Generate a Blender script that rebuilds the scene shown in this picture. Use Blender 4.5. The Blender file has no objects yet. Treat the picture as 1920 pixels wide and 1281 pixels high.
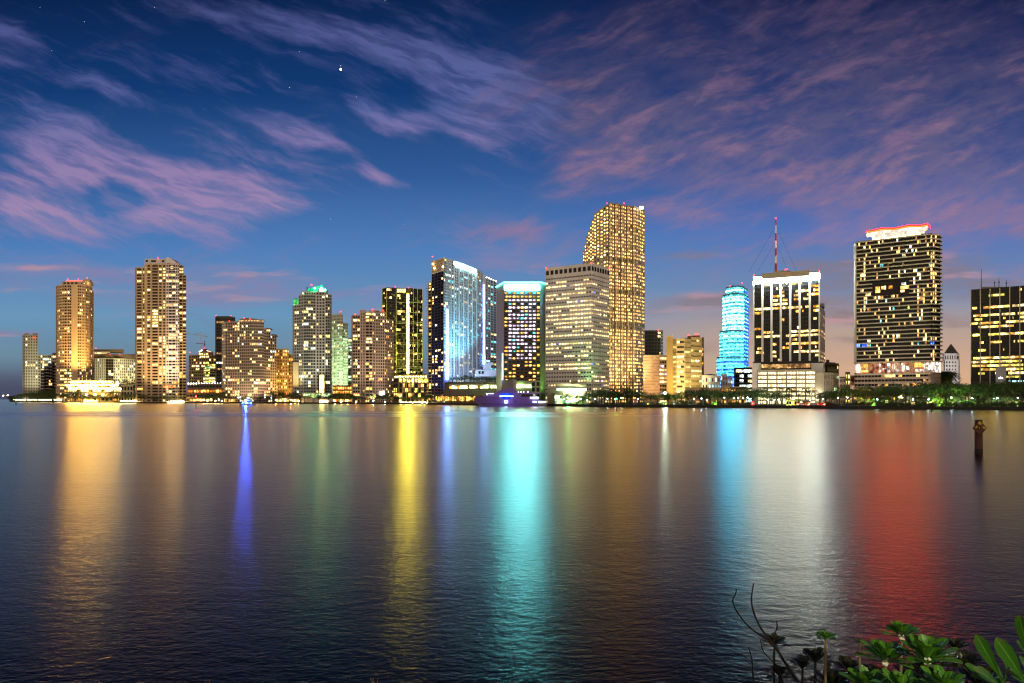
import bpy, math, random
from mathutils import Vector, Matrix
sc = bpy.context.scene
col = sc.collection
F, CX, HY, CAMH, GZ = 1280.0, 960.0, 749.0, 5.0, 1.5
R = math.radians

def W(px, d):                       # photo column at a distance -> plan point
    return ((px - CX) / F * d, d)
def ZH(py, d):                      # photo row at a distance -> height
    return CAMH + (HY - py) / F * d
def P3(px, py, d):
    return ((px - CX) / F * d, d, ZH(py, d))

# ------------------------------------------------------------------ materials
def newmat(name):
    m = bpy.data.materials.new(name); m.use_nodes = True
    nt = m.node_tree; nt.nodes.clear()
    out = nt.nodes.new('ShaderNodeOutputMaterial')
    return m, nt, out
def nd(nt, t, **kw):
    n = nt.nodes.new(t)
    for k, v in kw.items(): setattr(n, k, v)
    return n
def mth(nt, op, a, b=None, c=None, clamp=False):
    n = nt.nodes.new('ShaderNodeMath'); n.operation = op; n.use_clamp = clamp
    for i, v in enumerate((a, b, c)):
        if v is None: continue
        if isinstance(v, (int, float)): n.inputs[i].default_value = v
        else: nt.links.new(v, n.inputs[i])
    return n.outputs[0]
_wc = {}
def wallmat(name, rgb, rough=.7, var=.25, metal=0.0, streak=True):
    if name in _wc: return _wc[name]
    m, nt, out = newmat(name)
    p = nd(nt, 'ShaderNodeBsdfPrincipled')
    g = nd(nt, 'ShaderNodeNewGeometry')
    mp = nd(nt, 'ShaderNodeMapping'); mp.inputs['Scale'].default_value = (.22, .22, .035 if streak else .22)
    nt.links.new(g.outputs['Position'], mp.inputs['Vector'])
    nz = nd(nt, 'ShaderNodeTexNoise'); nz.inputs['Scale'].default_value = 1.0; nz.inputs['Detail'].default_value = 5
    nt.links.new(mp.outputs[0], nz.inputs['Vector'])
    f = mth(nt, 'MULTIPLY_ADD', nz.outputs['Fac'], var * 2, 1 - var)
    mx = nd(nt, 'ShaderNodeVectorMath', operation='SCALE')
    mx.inputs[0].default_value = rgb; nt.links.new(f, mx.inputs['Scale'])
    nt.links.new(mx.outputs[0], p.inputs['Base Color'])
    p.inputs['Roughness'].default_value = rough; p.inputs['Metallic'].default_value = metal; p.inputs['Specular IOR Level'].default_value = .2
    nt.links.new(p.outputs[0], out.inputs[0]); _wc[name] = m
    return m
_lc = {}
def litmat(name, rgb, strength=1.0, var=.75, cell=2.4, sample=False):
    """lamp-lit interior or lamp: brightness differs from room to room"""
    if name in _lc: return _lc[name]
    m, nt, out = newmat(name)
    e = nd(nt, 'ShaderNodeEmission'); e.inputs['Color'].default_value = (*rgb, 1)
    if var > 0:
        g = nd(nt, 'ShaderNodeNewGeometry')
        sn = nd(nt, 'ShaderNodeVectorMath', operation='SNAP'); sn.inputs[1].default_value = (cell, cell, cell)
        nt.links.new(g.outputs['Position'], sn.inputs[0])
        wn = nd(nt, 'ShaderNodeTexWhiteNoise', noise_dimensions='3D'); nt.links.new(sn.outputs[0], wn.inputs['Vector'])
        nz = nd(nt, 'ShaderNodeTexNoise'); nz.inputs['Scale'].default_value = .55; nz.inputs['Detail'].default_value = 2
        nt.links.new(g.outputs['Position'], nz.inputs['Vector'])
        a = mth(nt, 'MULTIPLY_ADD', mth(nt, 'POWER', wn.outputs['Value'], 2.6), 2.9 * var, 1 - .82 * var)
        mr = nd(nt, 'ShaderNodeMapRange', interpolation_type='SMOOTHSTEP'); nt.links.new(nz.outputs['Fac'], mr.inputs[0]); mr.inputs[1].default_value = .40; mr.inputs[2].default_value = .60
        b = mth(nt, 'MULTIPLY_ADD', mr.outputs[0], 1.3 * var, 1 - .75 * var)
        f = mth(nt, 'MULTIPLY', mth(nt, 'MULTIPLY', a, b), strength)
        nt.links.new(f, e.inputs['Strength'])
    else:
        e.inputs['Strength'].default_value = strength
    nt.links.new(e.outputs[0], out.inputs[0])
    m.cycles.emission_sampling = 'AUTO' if sample else 'NONE'
    _lc[name] = m
    return m
def glassmat(name, rgb, rough=.12):
    if name in _wc: return _wc[name]
    m, nt, out = newmat(name)
    p = nd(nt, 'ShaderNodeBsdfPrincipled')
    g = nd(nt, 'ShaderNodeNewGeometry')
    sn = nd(nt, 'ShaderNodeVectorMath', operation='SNAP'); sn.inputs[1].default_value = (2.1, 2.1, 3.1)
    nt.links.new(g.outputs['Position'], sn.inputs[0])
    wn = nd(nt, 'ShaderNodeTexWhiteNoise', noise_dimensions='3D'); nt.links.new(sn.outputs[0], wn.inputs['Vector'])
    mx = nd(nt, 'ShaderNodeVectorMath', operation='SCALE'); mx.inputs[0].default_value = rgb
    nt.links.new(mth(nt, 'MULTIPLY_ADD', wn.outputs['Value'], 1.4, .3), mx.inputs['Scale'])
    nt.links.new(mx.outputs[0], p.inputs['Base Color'])
    p.inputs['Roughness'].default_value = rough; p.inputs['IOR'].default_value = 1.22
    nt.links.new(p.outputs[0], out.inputs[0]); _wc[name] = m
    return m

GLASS = glassmat('dark_window_glass', (.010, .012, .016))
LIT = {
 'w': litmat('warm_lit_room', (1, .58, .20), 3.6), 'g': litmat('gold_lit_room', (1, .46, .09), 3.4),
 'a': litmat('amber_lit_room', (1, .38, .045), 2.8), 'c': litmat('cool_lit_room', (.85, 1, .92), 2.8),
 'd': litmat('dim_lit_room', (1, .52, .18), .7), 'l': litmat('white_lit_room', (.95, .72, 1), 3.2),
 'y': litmat('yellow_lit_room', (1, .80, .14), 2.8), 't': litmat('teal_lit_room', (.12, .8, .85), 1.8),
 'b': litmat('blue_lit_room', (.04, .13, 1), 3.0), 'k': litmat('bright_lit_deck', (1, .80, .42), 3.6, .5),
 'o': litmat('orange_lit_room', (1, .28, .03), 2.2), 'e': litmat('pale_green_lit_room', (.55, 1, .45), 1.6),
 'v': litmat('yellow_terrace_light', (1, .42, .04), 1.3, .95), 'p': litmat('pale_yellow_room', (1, .68, .26), 3.6),
 'm': litmat('dim_yellow_green_glass', (.8, .75, .10), .16),
 'z': litmat('gold_office_room', (1, .62, .17), 5.6), 'q': litmat('cyan_white_room', (.45, .95, 1), 3.0),
}
STONE = wallmat('beige_concrete', (.46, .38, .28)); PALE = wallmat('pale_concrete', (.62, .56, .48))
ROOFM = wallmat('dark_roof_gravel', (.10, .095, .09), .9); DARKMETAL = wallmat('dark_painted_metal', (.03, .03, .035), .45)
WHITE = wallmat('white_stucco', (.75, .72, .66)); STEEL = wallmat('grey_galvanised_steel', (.35, .36, .37), .4, .15, .6)
REDL = litmat('red_beacon', (1, .012, .01), 22, 0)

# ------------------------------------------------------------------ mesh helper
class MB:
    def __init__(s): s.v = []; s.f = []; s.m = []
    def quad(s, a, b, c, d, mi=0):
        n = len(s.v); s.v += [a, b, c, d]; s.f.append((n, n+1, n+2, n+3)); s.m.append(mi)
    def poly(s, pts, mi=0):
        n = len(s.v); s.v += list(pts); s.f.append(tuple(range(n, n+len(pts)))); s.m.append(mi)
    def hexa(s, lo, hi, mi=0):      # two rings of four points
        n = len(s.v); s.v += list(lo) + list(hi)
        for q in ((3,2,1,0), (4,5,6,7), (0,1,5,4), (1,2,6,5), (2,3,7,6), (3,0,4,7)):
            s.f.append(tuple(n + k for k in q)); s.m.append(mi)
    def box(s, x0, x1, y0, y1, z0, z1, mi=0):
        s.hexa([(x0,y0,z0),(x1,y0,z0),(x1,y1,z0),(x0,y1,z0)], [(x0,y0,z1),(x1,y0,z1),(x1,y1,z1),(x0,y1,z1)], mi)
    def pbox(s, p0, p1, a, b, z0, z1, mi=0):   # along plan line p0-p1, from offset a to b outward of it
        (x0, y0), (x1, y1) = p0, p1; L = math.hypot(x1-x0, y1-y0); nx, ny = (y1-y0)/L, -(x1-x0)/L
        q = [(x0+nx*b, y0+ny*b), (x1+nx*b, y1+ny*b), (x1+nx*a, y1+ny*a), (x0+nx*a, y0+ny*a)]
        s.hexa([(*k, z0) for k in q], [(*k, z1) for k in q], mi)
    def pxbox(s, px0, px1, py0, py1, d, dep, mi=0):  # rectangle seen at distance d, given real depth
        k = (d + dep) / d
        (xa, _), (xb, _) = W(px0, d), W(px1, d); z1, z0 = ZH(py0, d), ZH(py1, d)
        e = .02 * (xb - xa)
        s.hexa([(xa,d,z0),(xb,d,z0),(xb*k-e,d+dep,z0),(xa*k+e,d+dep,z0)], [(xa,d,z1),(xb,d,z1),(xb*k-e,d+dep,z1),(xa*k+e,d+dep,z1)], mi)
    def extr(s, pts, dep, mi=0):    # front polygon (3-D, clockwise or not) pushed back by dep
        n = len(pts); b = [(p[0], p[1]+dep, p[2]) for p in pts]
        s.poly(pts, mi); s.poly(b[::-1], mi)
        for i in range(n):
            j = (i+1) % n; s.quad(pts[i], b[i], b[j], pts[j], mi)
    def tube(s, pts, rad, n=8, mi=0, cap=True):
        rings = []
        for i, p in enumerate(pts):
            p = Vector(p); a = Vector(pts[max(i-1,0)]); b = Vector(pts[min(i+1,len(pts)-1)])
            t = (b - a).normalized(); u = t.cross(Vector((.3,.9,.2))).normalized(); w = t.cross(u)
            r = rad[i] if isinstance(rad, (list, tuple)) else rad
            rings.append(len(s.v))
            s.v += [tuple(p + (u*math.cos(2*math.pi*k/n) + w*math.sin(2*math.pi*k/n))*r) for k in range(n)]
        for a, b in zip(rings, rings[1:]):
            for k in range(n):
                s.f.append((a+k, a+(k+1)%n, b+(k+1)%n, b+k)); s.m.append(mi)
        if cap:
            for r in (rings[0], rings[-1]): s.f.append(tuple(range(r, r+n))); s.m.append(mi)
    def ball(s, c, r, n=8, mi=0, sz=1.0):
        rows = n // 2; idx = []
        for i in range(rows+1):
            t = math.pi * i / rows
            idx.append(len(s.v))
            s.v += [(c[0]+r*math.sin(t)*math.cos(2*math.pi*k/n), c[1]+r*math.sin(t)*math.sin(2*math.pi*k/n), c[2]+sz*r*math.cos(t)) for k in range(n)]
        for a, b in zip(idx, idx[1:]):
            for k in range(n): s.f.append((a+k, a+(k+1)%n, b+(k+1)%n, b+k)); s.m.append(mi)
    def mesh(s, name, mats, o=(0,0,0)):
        me = bpy.data.meshes.new(name)
        me.from_pydata([(x-o[0], y-o[1], z-o[2]) for x, y, z in s.v], [], s.f)
        for m in (mats if isinstance(mats, (list, tuple)) else [mats]): me.materials.append(m)
        if any(s.m): me.polygons.foreach_set('material_index', s.m)
        me.update(); return me
    def build(s, name, mats, parent=None, smooth=False):
        o = parent_loc(parent) if parent else (0,0,0)
        me = s.mesh(name, mats, o)
        if smooth: me.polygons.foreach_set('use_smooth', [True]*len(me.polygons))
        ob = bpy.data.objects.new(name, me); col.objects.link(ob)
        if parent: ob.parent = parent
        return ob
def parent_loc(p):
    x = Vector(p.location)
    while p.parent: p = p.parent; x += Vector(p.location)
    return x
def tag(o, label=None, cat=None, group=None, kind=None):
    if label: o['label'] = label
    if cat: o['category'] = cat
    if group: o['group'] = group
    if kind: o['kind'] = kind
    return o
def empty(name, loc, label, cat, group=None):
    o = bpy.data.objects.new(name, None); col.objects.link(o); o.location = loc
    o.empty_display_size = .5
    return tag(o, label, cat, group)
def copy_tree(o, parent=None):
    c = o.copy(); col.objects.link(c)
    if parent: c.parent = parent
    for ch in list(o.children): copy_tree(ch, c)
    return c

# ------------------------------------------------------------------ buildings
def lits(seed, p, pal='wwgd', run=.45, floors=None):
    """which rooms of storey j are lit, neighbours often together"""
    cache = {}
    def f(j, nb, nf):
        if j not in cache:
            r = random.Random(seed*7919 + j); q = p * r.choice((.3,.6,1,1.3,1.8)) if p < .8 else p
            if floors: q = floors(j, nf, q)
            row = []
            for i in range(nb):
                if row and r.random() < run: row.append(row[-1])
                else: row.append(r.choice(pal) if r.random() < q else None)
            cache[j] = row
        return cache[j]
    return f
NOLIT = lambda j, nb, nf: [None]*nb
_pm = {}
class Building:
    def __init__(s, name, label, px, d, wall=STONE, cat='building', group=None, roof=None):
        x, y = W(px, d); s.loc = (x, y, GZ); s.root = empty(name, s.loc, label, cat, group)
        s.wall = MB(); s.mats = [wall]; s.panes = []; s.reps = {}; s.roof = MB(); s.roofm = roof or ROOFM; s.parts = {}
    def mi(s, m):
        if m not in s.mats: s.mats.append(m)
        return s.mats.index(m)
    def part(s, name, mat):
        k = (name, mat.name)
        if k not in s.parts: s.parts[k] = (name, MB(), mat)
        return s.parts[k][1]
    def rep(s, name, mat):          # a new repeat of this kind
        mb = MB(); s.reps.setdefault(name, []).append((mb, mat)); return mb
    def one(s, name, mat, label=None): # an own part, built at finish
        mb = MB(); s.reps.setdefault('!' + name, []).append((mb, mat, label)); return mb
    def face(s, p0, p1, z0, z1, fh, nb=6, cols=None, wf=.6, hf=.55, sill=.5, rec=.45, lit=NOLIT, glass=GLASS, wall=None, plain=False,
             skip=None, bal=None, band=None, pier=None, pname='window'):
        mi = s.mi(wall) if wall else 0
        (x0, y0), (x1, y1) = p0, p1; dx, dy = x1-x0, y1-y0; L = math.hypot(dx, dy)
        if L < .01: return
        nx, ny = dy/L, -dx/L
        nf = max(1, round((z1-z0)/fh)); fh = (z1-z0)/nf
        if cols is None: cols = [((i+.5-wf/2)/nb, (i+.5+wf/2)/nb) for i in range(nb)]
        nb = len(cols)
        pt = lambda t, z, o=0: (x0+dx*t+nx*o, y0+dy*t+ny*o, z)
        if plain:
            s.wall.quad(pt(0,z0), pt(1,z0), pt(1,z1), pt(0,z1), mi)
        else:
            sl = (1-hf)*sill*fh; h = hf*fh; prev = z0
            for j in range(nf):
                za = z0+j*fh+sl; zb = za+h
                s.wall.quad(pt(0,prev), pt(1,prev), pt(1,za), pt(0,za), mi); prev = zb
                row = lit(j, nb, nf); e = 0.
                for i, (a, b) in enumerate(cols):
                    if skip and skip(i, j, nb, nf): continue
                    if a - e > 1e-5: s.wall.quad(pt(e,za), pt(a,za), pt(a,zb), pt(e,zb), mi)
                    e = b
                    A, B_, C, D = pt(a,za), pt(b,za), pt(b,zb), pt(a,zb)
                    E, Fq, G, H = pt(a,za,-rec), pt(b,za,-rec), pt(b,zb,-rec), pt(a,zb,-rec)
                    s.wall.quad(A,B_,Fq,E,mi); s.wall.quad(B_,C,G,Fq,mi); s.wall.quad(C,D,H,G,mi); s.wall.quad(D,A,E,H,mi)
                    k = row[i]
                    s.panes.append((E, Fq, H, (b-a)*L, h, (dx/L, dy/L), LIT[k] if k else glass, bool(k), pname))
                if e < 1-1e-5: s.wall.quad(pt(e,za), pt(1,za), pt(1,zb), pt(e,zb), mi)
            s.wall.quad(pt(0,prev), pt(1,prev), pt(1,z1), pt(0,z1), mi)
        if bal:                     # balcony slabs with parapet: list of (t0,t1,depth,height,material)
            for (t0, t1, dp, bh, bm) in bal:
                for j in range(nf):
                    zz = z0 + j*fh
                    s.rep('balcony', bm or s.mats[mi]).pbox(pt(t0,0)[:2], pt(t1,0)[:2], -.05, dp, zz-.12, zz-.12+bh*fh)
        if band:                    # ledge at every storey: (height share, proud, material)
            bh, pr, bm = band
            for j in range(nf+1):
                zz = z0 + j*fh
                s.rep('floor_band', bm or s.mats[mi]).pbox(pt(0,0)[:2], pt(1,0)[:2], -.05, pr, zz-bh*fh/2, zz+bh*fh/2)
        if pier:                    # proud vertical piers: (positions, width, proud, material)
            ts, w, pr, pm = pier
            for t in ts:
                a, b = max(0, t-w/2/L), min(1, t+w/2/L)
                s.rep('pier', pm or s.mats[mi]).pbox(pt(a,0)[:2], pt(b,0)[:2], -.05, pr, z0, z1+.15)
    def prism(s, front, top, fh, specs, dep=25, zb=None, ref=0, roof=True, parapet=.9):
        pts = [W(*p) for p in front]
        z1 = ZH(top, front[ref][1]); z0 = GZ-.1 if zb is None else zb
        if isinstance(specs, dict): specs = [specs]*(len(pts)-1)
        for a, b, sp in zip(pts, pts[1:], specs): s.face(a, b, z0, z1, fh, **sp)
        k = lambda p, e: (p[0]*(p[1]+dep)/p[1]+e, p[1]+dep)
        wpx = abs(pts[-1][0]-pts[0][0]); br, bl = k(pts[-1], -.03*wpx), k(pts[0], .03*wpx)
        for a, b in ((pts[-1], br), (br, bl), (bl, pts[0])):
            s.face(a, b, z0, z1, fh, plain=True)
        ring = pts + [br, bl]
        if roof: s.rep('roof', s.roofm).poly([(x, y, z1) for x, y in ring])
        if roof and parapet:
            for a, b in zip(ring, ring[1:] + ring[:1]): s.wall.pbox(a, b, -.35, -.002, z1-.01, z1+parapet)
        return z0, z1, pts
    def beacon(s, px, py, d, r=None):
        p = P3(px, py, d); s.rep('beacon', REDL).ball(p, (r or 1)*.62 if r else d*.0006, 6)
    def finish(s, cap=100):
        o = s.loc
        if s.wall.f: s.wall.build('wall', s.mats, s.root)
        if s.roof.f: s.roof.build('roof', s.roofm, s.root)
        for name, mb, mat in s.parts.values():
            if mb.f: mb.build(name, mat, s.root)
        for name, lst in s.reps.items():
            if name[0] == '!':
                for mb, mat, lab in lst:
                    ob = mb.build(name[1:], mat, s.root)
                    if lab: ob['label'] = lab
                continue
            for it in lst[-cap:]: it[0].build(name, it[1], s.root)
            if len(lst) > cap:
                g = MB(); ms = []
                for mb, mat in lst[:-cap]:
                    if mat not in ms: ms.append(mat)
                    k = len(g.v); g.v += mb.v; g.f += [tuple(i+k for i in f) for f in mb.f]; g.m += [ms.index(mat)]*len(mb.f)
                tag(g.build(name, ms, s.root), kind='stuff')
        byn = {}
        for p in s.panes: byn.setdefault(p[8], []).append(p)
        for pname, ps in byn.items():
            ps.sort(key=lambda p: (-(p[3]*p[4]*(1 if p[7] else .45))))
            for p in ps[:cap]:
                key = (round(p[3],2), round(p[4],2), p[6].name)
                if key not in _pm:
                    mb = MB(); w, h = p[3], p[4]; mb.quad((0,0,0), (w,0,0), (w,0,h), (0,0,h)); _pm[key] = mb.mesh(pname, p[6])
                ob = bpy.data.objects.new(pname, _pm[key]); col.objects.link(ob); ob.parent = s.root
                ob.location = tuple(p[0][i]-o[i] for i in range(3)); ob.rotation_euler = (0, 0, math.atan2(p[5][1], p[5][0]))
            if len(ps) > cap:
                g = MB(); ms = []
                for E, Fq, H, w, h, u, m, l, _ in ps[cap:]:
                    if m not in ms: ms.append(m)
                    g.quad(E, Fq, (Fq[0], Fq[1], H[2]), H, ms.index(m))
                tag(g.build(pname, ms, s.root), kind='stuff')
        return s.root

def spot(name, loc, tgt, power, rgb, angle=60, blend=.6, size=1.0):
    l = bpy.data.lights.new(name, 'SPOT'); l.energy = power; l.color = rgb; l.spot_size = R(angle); l.spot_blend = blend; l.shadow_soft_size = size
    o = bpy.data.objects.new(name, l); col.objects.link(o); o.location = loc
    o.rotation_euler = (Vector(tgt)-Vector(loc)).to_track_quat('-Z', 'Y').to_euler()
    return o
# ------------------------------------------------------------------ dusk sky
class E:                            # small expression helper for scalar nodes
    nt = None
    def __init__(s, v): s.v = v
    @staticmethod
    def op(o, *a, clamp=False):
        return E(mth(E.nt, o, *[x.v if isinstance(x, E) else x for x in a], clamp=clamp))
    def __add__(s, o): return E.op('ADD', s, o)
    __radd__ = __add__
    def __sub__(s, o): return E.op('SUBTRACT', s, o)
    def __rsub__(s, o): return E.op('SUBTRACT', o, s)
    def __mul__(s, o): return E.op('MULTIPLY', s, o)
    __rmul__ = __mul__
    def __truediv__(s, o): return E.op('DIVIDE', s, o)
def sat(x): return E.op('ADD', x, 0.0, clamp=True)
def smooth(x, a, b):
    n = E.nt.nodes.new('ShaderNodeMapRange'); n.interpolation_type = 'SMOOTHSTEP'
    E.nt.links.new(x.v, n.inputs['Value']); n.inputs['From Min'].default_value = a; n.inputs['From Max'].default_value = b
    return E(n.outputs['Result'])
def vec(x, y, z=0.0):
    n = E.nt.nodes.new('ShaderNodeCombineXYZ')
    for i, v in enumerate((x, y, z)):
        if isinstance(v, E): E.nt.links.new(v.v, n.inputs[i])
        else: n.inputs[i].default_value = v
    return n.outputs[0]
def noise(v, scale=1., detail=6., rough=.55, dist=0.):
    n = E.nt.nodes.new('ShaderNodeTexNoise'); E.nt.links.new(v, n.inputs['Vector'])
    n.inputs['Scale'].default_value = scale; n.inputs['Detail'].default_value = detail
    n.inputs['Roughness'].default_value = rough; n.inputs['Distortion'].default_value = dist
    return E(n.outputs['Fac'])
def mixc(f, a, b):
    n = E.nt.nodes.new('ShaderNodeMix'); n.data_type = 'RGBA'
    if isinstance(f, E): E.nt.links.new(f.v, n.inputs[0])
    else: n.inputs[0].default_value = f
    for i, c in ((6, a), (7, b)):
        if isinstance(c, tuple): n.inputs[i].default_value = (*c, 1)
        else: E.nt.links.new(c, n.inputs[i])
    return n.outputs[2]
def lin(r, g, b):
    f = lambda c: (c/255/12.92 if c <= 10 else ((c/255+.055)/1.055)**2.4)
    return (f(r), f(g), f(b))
def ramp(f, stops):
    n = E.nt.nodes.new('ShaderNodeValToRGB'); E.nt.links.new(f.v, n.inputs[0])
    cr = n.color_ramp
    while len(cr.elements) < len(stops): cr.elements.new(.5)
    for e, (p, c) in zip(cr.elements, stops): e.position = p; e.color = (*lin(*c), 1)
    return n.outputs[0]

wd = bpy.data.worlds.new("World"); sc.world = wd; wd.use_nodes = True
nt = wd.node_tree; nt.nodes.clear(); E.nt = nt
tc = nd(nt, 'ShaderNodeTexCoord'); sx = nd(nt, 'ShaderNodeSeparateXYZ'); nt.links.new(tc.outputs['Generated'], sx.inputs[0])
X, Y, Z = (E(sx.outputs[i]) for i in range(3))
yy = E.op('MAXIMUM', Y, .08)
u = X / yy; v = Z / yy
# clear sky by height, cooler on the left, peach above the sunset on the right
vv = sat(v / .62)
q = lambda py: (HY - py) / F / .62
left = ramp(vv, [(0, (92, 96, 112)), (q(705), (92, 104, 124)), (q(668), (108, 138, 158)), (q(590), (106, 150, 186)), (q(470), (80, 127, 186)), (q(330), (50, 92, 152)), (q(170), (18, 58, 114)), (1, (8, 28, 68))])
right = ramp(vv, [(0, (222, 174, 138)), (q(700), (214, 172, 140)), (q(620), (184, 160, 148)), (q(540), (112, 138, 178)), (q(430), (80, 116, 184)), (q(300), (46, 76, 142)), (q(150), (24, 50, 106)), (1, (12, 26, 62))])
sky = mixc(smooth(u, -.1, .42), left, right)

def rot(a):                         # along / across coordinates of a streak direction (degrees, rising to the right positive)
    c, s = math.cos(R(a)), math.sin(R(a))
    return u*c + v*s, v*c - u*s
wob = noise(vec(u, v, 3.1), 5, 4, .5) - .5
def streak(a, sl, sc_, seed, detail=9, dist=.25, w=.18):
    al, ac = rot(a)
    return noise(vec(al*sl + wob*.25, (ac + wob*w*.35)*sc_, seed), 1, detail, .62, dist)
def blob(cx, cy, rx, ry, ang, w):   # a cloud bank centred on a direction
    cu, cv = (cx-CX)/F, (HY-cy)/F
    c, s = math.cos(R(-ang)), math.sin(R(-ang))
    du, dv = (u + wob*.10) - cu, (v + wob*.05) - cv
    a = (du*c + dv*s) * (F/rx); b = (dv*c - du*s) * (F/ry)
    return E.op('EXPONENT', (a*a + b*b) * -1.0) * w
def total(L):
    t = None
    for b in L: t = blob(*b) if t is None else t + blob(*b)
    return t
nL = streak(-17, 3.2, 15, 1.7); nL2 = streak(-22, 9, 42, 5.3, 5)
nR = streak(14, 3.6, 13, 8.2); nR2 = streak(20, 10, 34, 2.6, 5)
nF = noise(vec(u*16 + v*5., v*34 - u*6., 12.), 1, 8, .68, .15); brk = smooth(nF, .34, .64)*.6 + .5; brkL = smooth(streak(-18, 11, 62, 14.2, 6), .36, .62)*.7 + .42; brkR = smooth(streak(16, 12, 46, 15.8, 6), .36, .62)*.45 + .3 + smooth(nF, .34, .64)*.4
nH = streak(3, 4.5, 40, 4.4)
mL = total([(620, 70, 330, 42, 15, .8), (930, 160, 220, 60, 22, .75), (255, 40, 110, 16, 22, .5), (10, 65, 75, 32, 26, .7), (235, 185, 240, 22, 19, .5),
            (380, 340, 170, 62, 12, 1.15), (520, 372, 110, 16, 14, .6), (110, 290, 150, 105, 24, .85), (50, 412, 150, 34, 8, 1.0), (520, 230, 130, 28, 18, .7), (690, 215, 70, 24, 28, .75),
            (785, 226, 42, 18, 8, .8), (720, 330, 60, 13, 16, .75), (600, 265, 70, 12, 22, .5), (900, 230, 120, 60, 25, .5), (310, 410, 90, 30, 20, .55), (420, 460, 90, 28, 12, .45)])
hole = total([(232, 368, 48, 24, 10, 1.2), (480, 120, 130, 45, 15, .5), (640, 480, 190, 70, 0, .5)])
mR = total([(1500, 220, 440, 200, 12, .80), (1180, 110, 130, 140, 30, .6), (1760, 90, 260, 130, 15, .85), (1120, 290, 150, 50, -22, .75), (1380, 310, 240, 55, 14, .55), (1800, 300, 230, 90, 14, .5),
            (1000, 432, 120, 34, 8, .62), (1260, 400, 120, 30, 10, .6), (1840, 390, 110, 26, 14, .9), (1060, 210, 120, 90, -30, .35)])
holeR = total([(1440, 150, 90, 30, 14, .6), (1010, 320, 70, 60, 0, .5), (1250, 165, 60, 30, 10, .3), (1130, 40, 60, 60, 0, .3)])
mH = total([(130, 515, 300, 42, 2, .62), (460, 540, 180, 34, -2, .5), (720, 590, 200, 50, 0, .45), (980, 480, 160, 40, 6, .5), (1290, 575, 130, 22, -4, .85), (1290, 485, 90, 14, -4, .7), (1570, 575, 150, 36, -2, .62), (1580, 500, 120, 26, 6, .5),
            (1800, 525, 170, 34, 6, .7), (1790, 600, 190, 16, 4, .5), (1700, 640, 160, 10, 3, .4), (1330, 650, 160, 18, 0, .4), (0, 626, 70, 5, -3, 1.4), (1720, 470, 130, 18, 8, .5), (420, 700, 160, 10, 0, .3)])
veil = (smooth(nL2, .46, .74)*(1.0 - smooth(u, -.05, .25)) + smooth(nR2, .44, .72)*smooth(u, -.15, .15)) * smooth(noise(vec(u*3., v*5., 6.), 1, 3), .38, .62) * .38
dL = sat(smooth(mL - hole + (nL-.5)*1.5 + (nL2-.5)*1.0, .14, .95) * brkL)
dR = sat(smooth(mR - holeR + (nR-.5)*1.35 + (nR2-.5)*.8, .06, 1.0) * brkR)
dH = sat(smooth(mH + (nH-.5)*1.4, .18, .78) * brk)
# afterglow on the clouds: lavender high up, rose lower down, dusky mauve near the horizon
cL = ramp(vv, [(0, (120, 104, 130)), (q(520), (122, 116, 168)), (q(400), (170, 140, 178)), (q(320), (160, 134, 178)), (q(200), (104, 112, 170)), (q(60), (88, 94, 152)), (1, (62, 68, 120))])
cR = ramp(vv, [(0, (190, 150, 140)), (q(520), (150, 124, 150)), (q(400), (134, 116, 154)), (q(300), (104, 99, 138)), (q(180), (80, 79, 118)), (q(60), (62, 60, 98)), (1, (48, 46, 84))])
cH = mixc(smooth(u, -.05, .3), lin(140, 130, 168), lin(140, 120, 124))
rosy = smooth(nR2, .45, .72) * smooth(vv, .1, .45) * .55
cR = mixc(rosy * (1.0 - smooth(vv, .5, .9)*.72), cR, lin(176, 128, 144))
cH = mixc(smooth(noise(vec(u*6, v*40, 9.), 1, 3), .5, .68), cH, lin(200, 146, 150))
sky = mixc(veil, sky, mixc(smooth(u, -.15, .2), cL, cR))
sky = mixc(dL * .80, sky, cL)
sky = mixc(dR * .88, sky, cR)
sky = mixc(dH * .72, sky, cH)
sky = mixc((1.0 - smooth(v, .012, .045)) * (1.0 - smooth(u, -.66, -.52)) * .75, sky, lin(66, 70, 96))
# unseen sky behind the viewer: night blue over warm fill added for the facades
rear = mixc(smooth(Z, .0, .55), (2.1, 1.52, 1.02), (.05, .07, .14))
sky = mixc(smooth(Y, -.25, .22), rear, sky)
up = smooth(Z, .50, .62)
sky = mixc(up, sky, (.004, .012, .04))
bg = nd(nt, 'ShaderNodeBackground'); nt.links.new(sky, bg.inputs[0]); bg.inputs[1].default_value = 1.0
wo = nd(nt, 'ShaderNodeOutputWorld'); nt.links.new(bg.outputs[0], wo.inputs[0])
wd.cycles.sampling_method = 'MANUAL'; wd.cycles.sample_map_resolution = 512

# stars and the evening planet
STARM = litmat('star_light', (.9, .95, 1), 2.2, 0); PLANETM = litmat('planet_light', (1, 1, 1), 18, 0)
def star(px, py, rpx, mat, label, group=None, d=19000.):
    mb = MB(); mb.ball((0, 0, 0), d*rpx/F, 8)
    o = bpy.data.objects.new('star', mb.mesh('star', mat)); col.objects.link(o); o.location = P3(px, py, d)
    tag(o, label, 'star', group)
star(638.8, 130.5, 1.7, PLANETM, 'brilliant white evening planet, by far the brightest point in the dusk sky')
star(639, 123.5, .5, STARM, 'small star close above the brilliant evening planet')
for i, (px, py, r) in enumerate([(561, 97, .9), (543, 164, .9), (668, 182, .8), (714, 345, .8), (620, 411, .9), (97, 95, .8), (158, 41, .9), (290, 14, .8), (722, 1.5, .9), (757, 421, .6), (75, 14, .7)]):
    star(px, py, r*.42, STARM, 'faint pinprick star in the deep blue evening sky', 'faint stars scattered over the blue sky')

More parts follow.
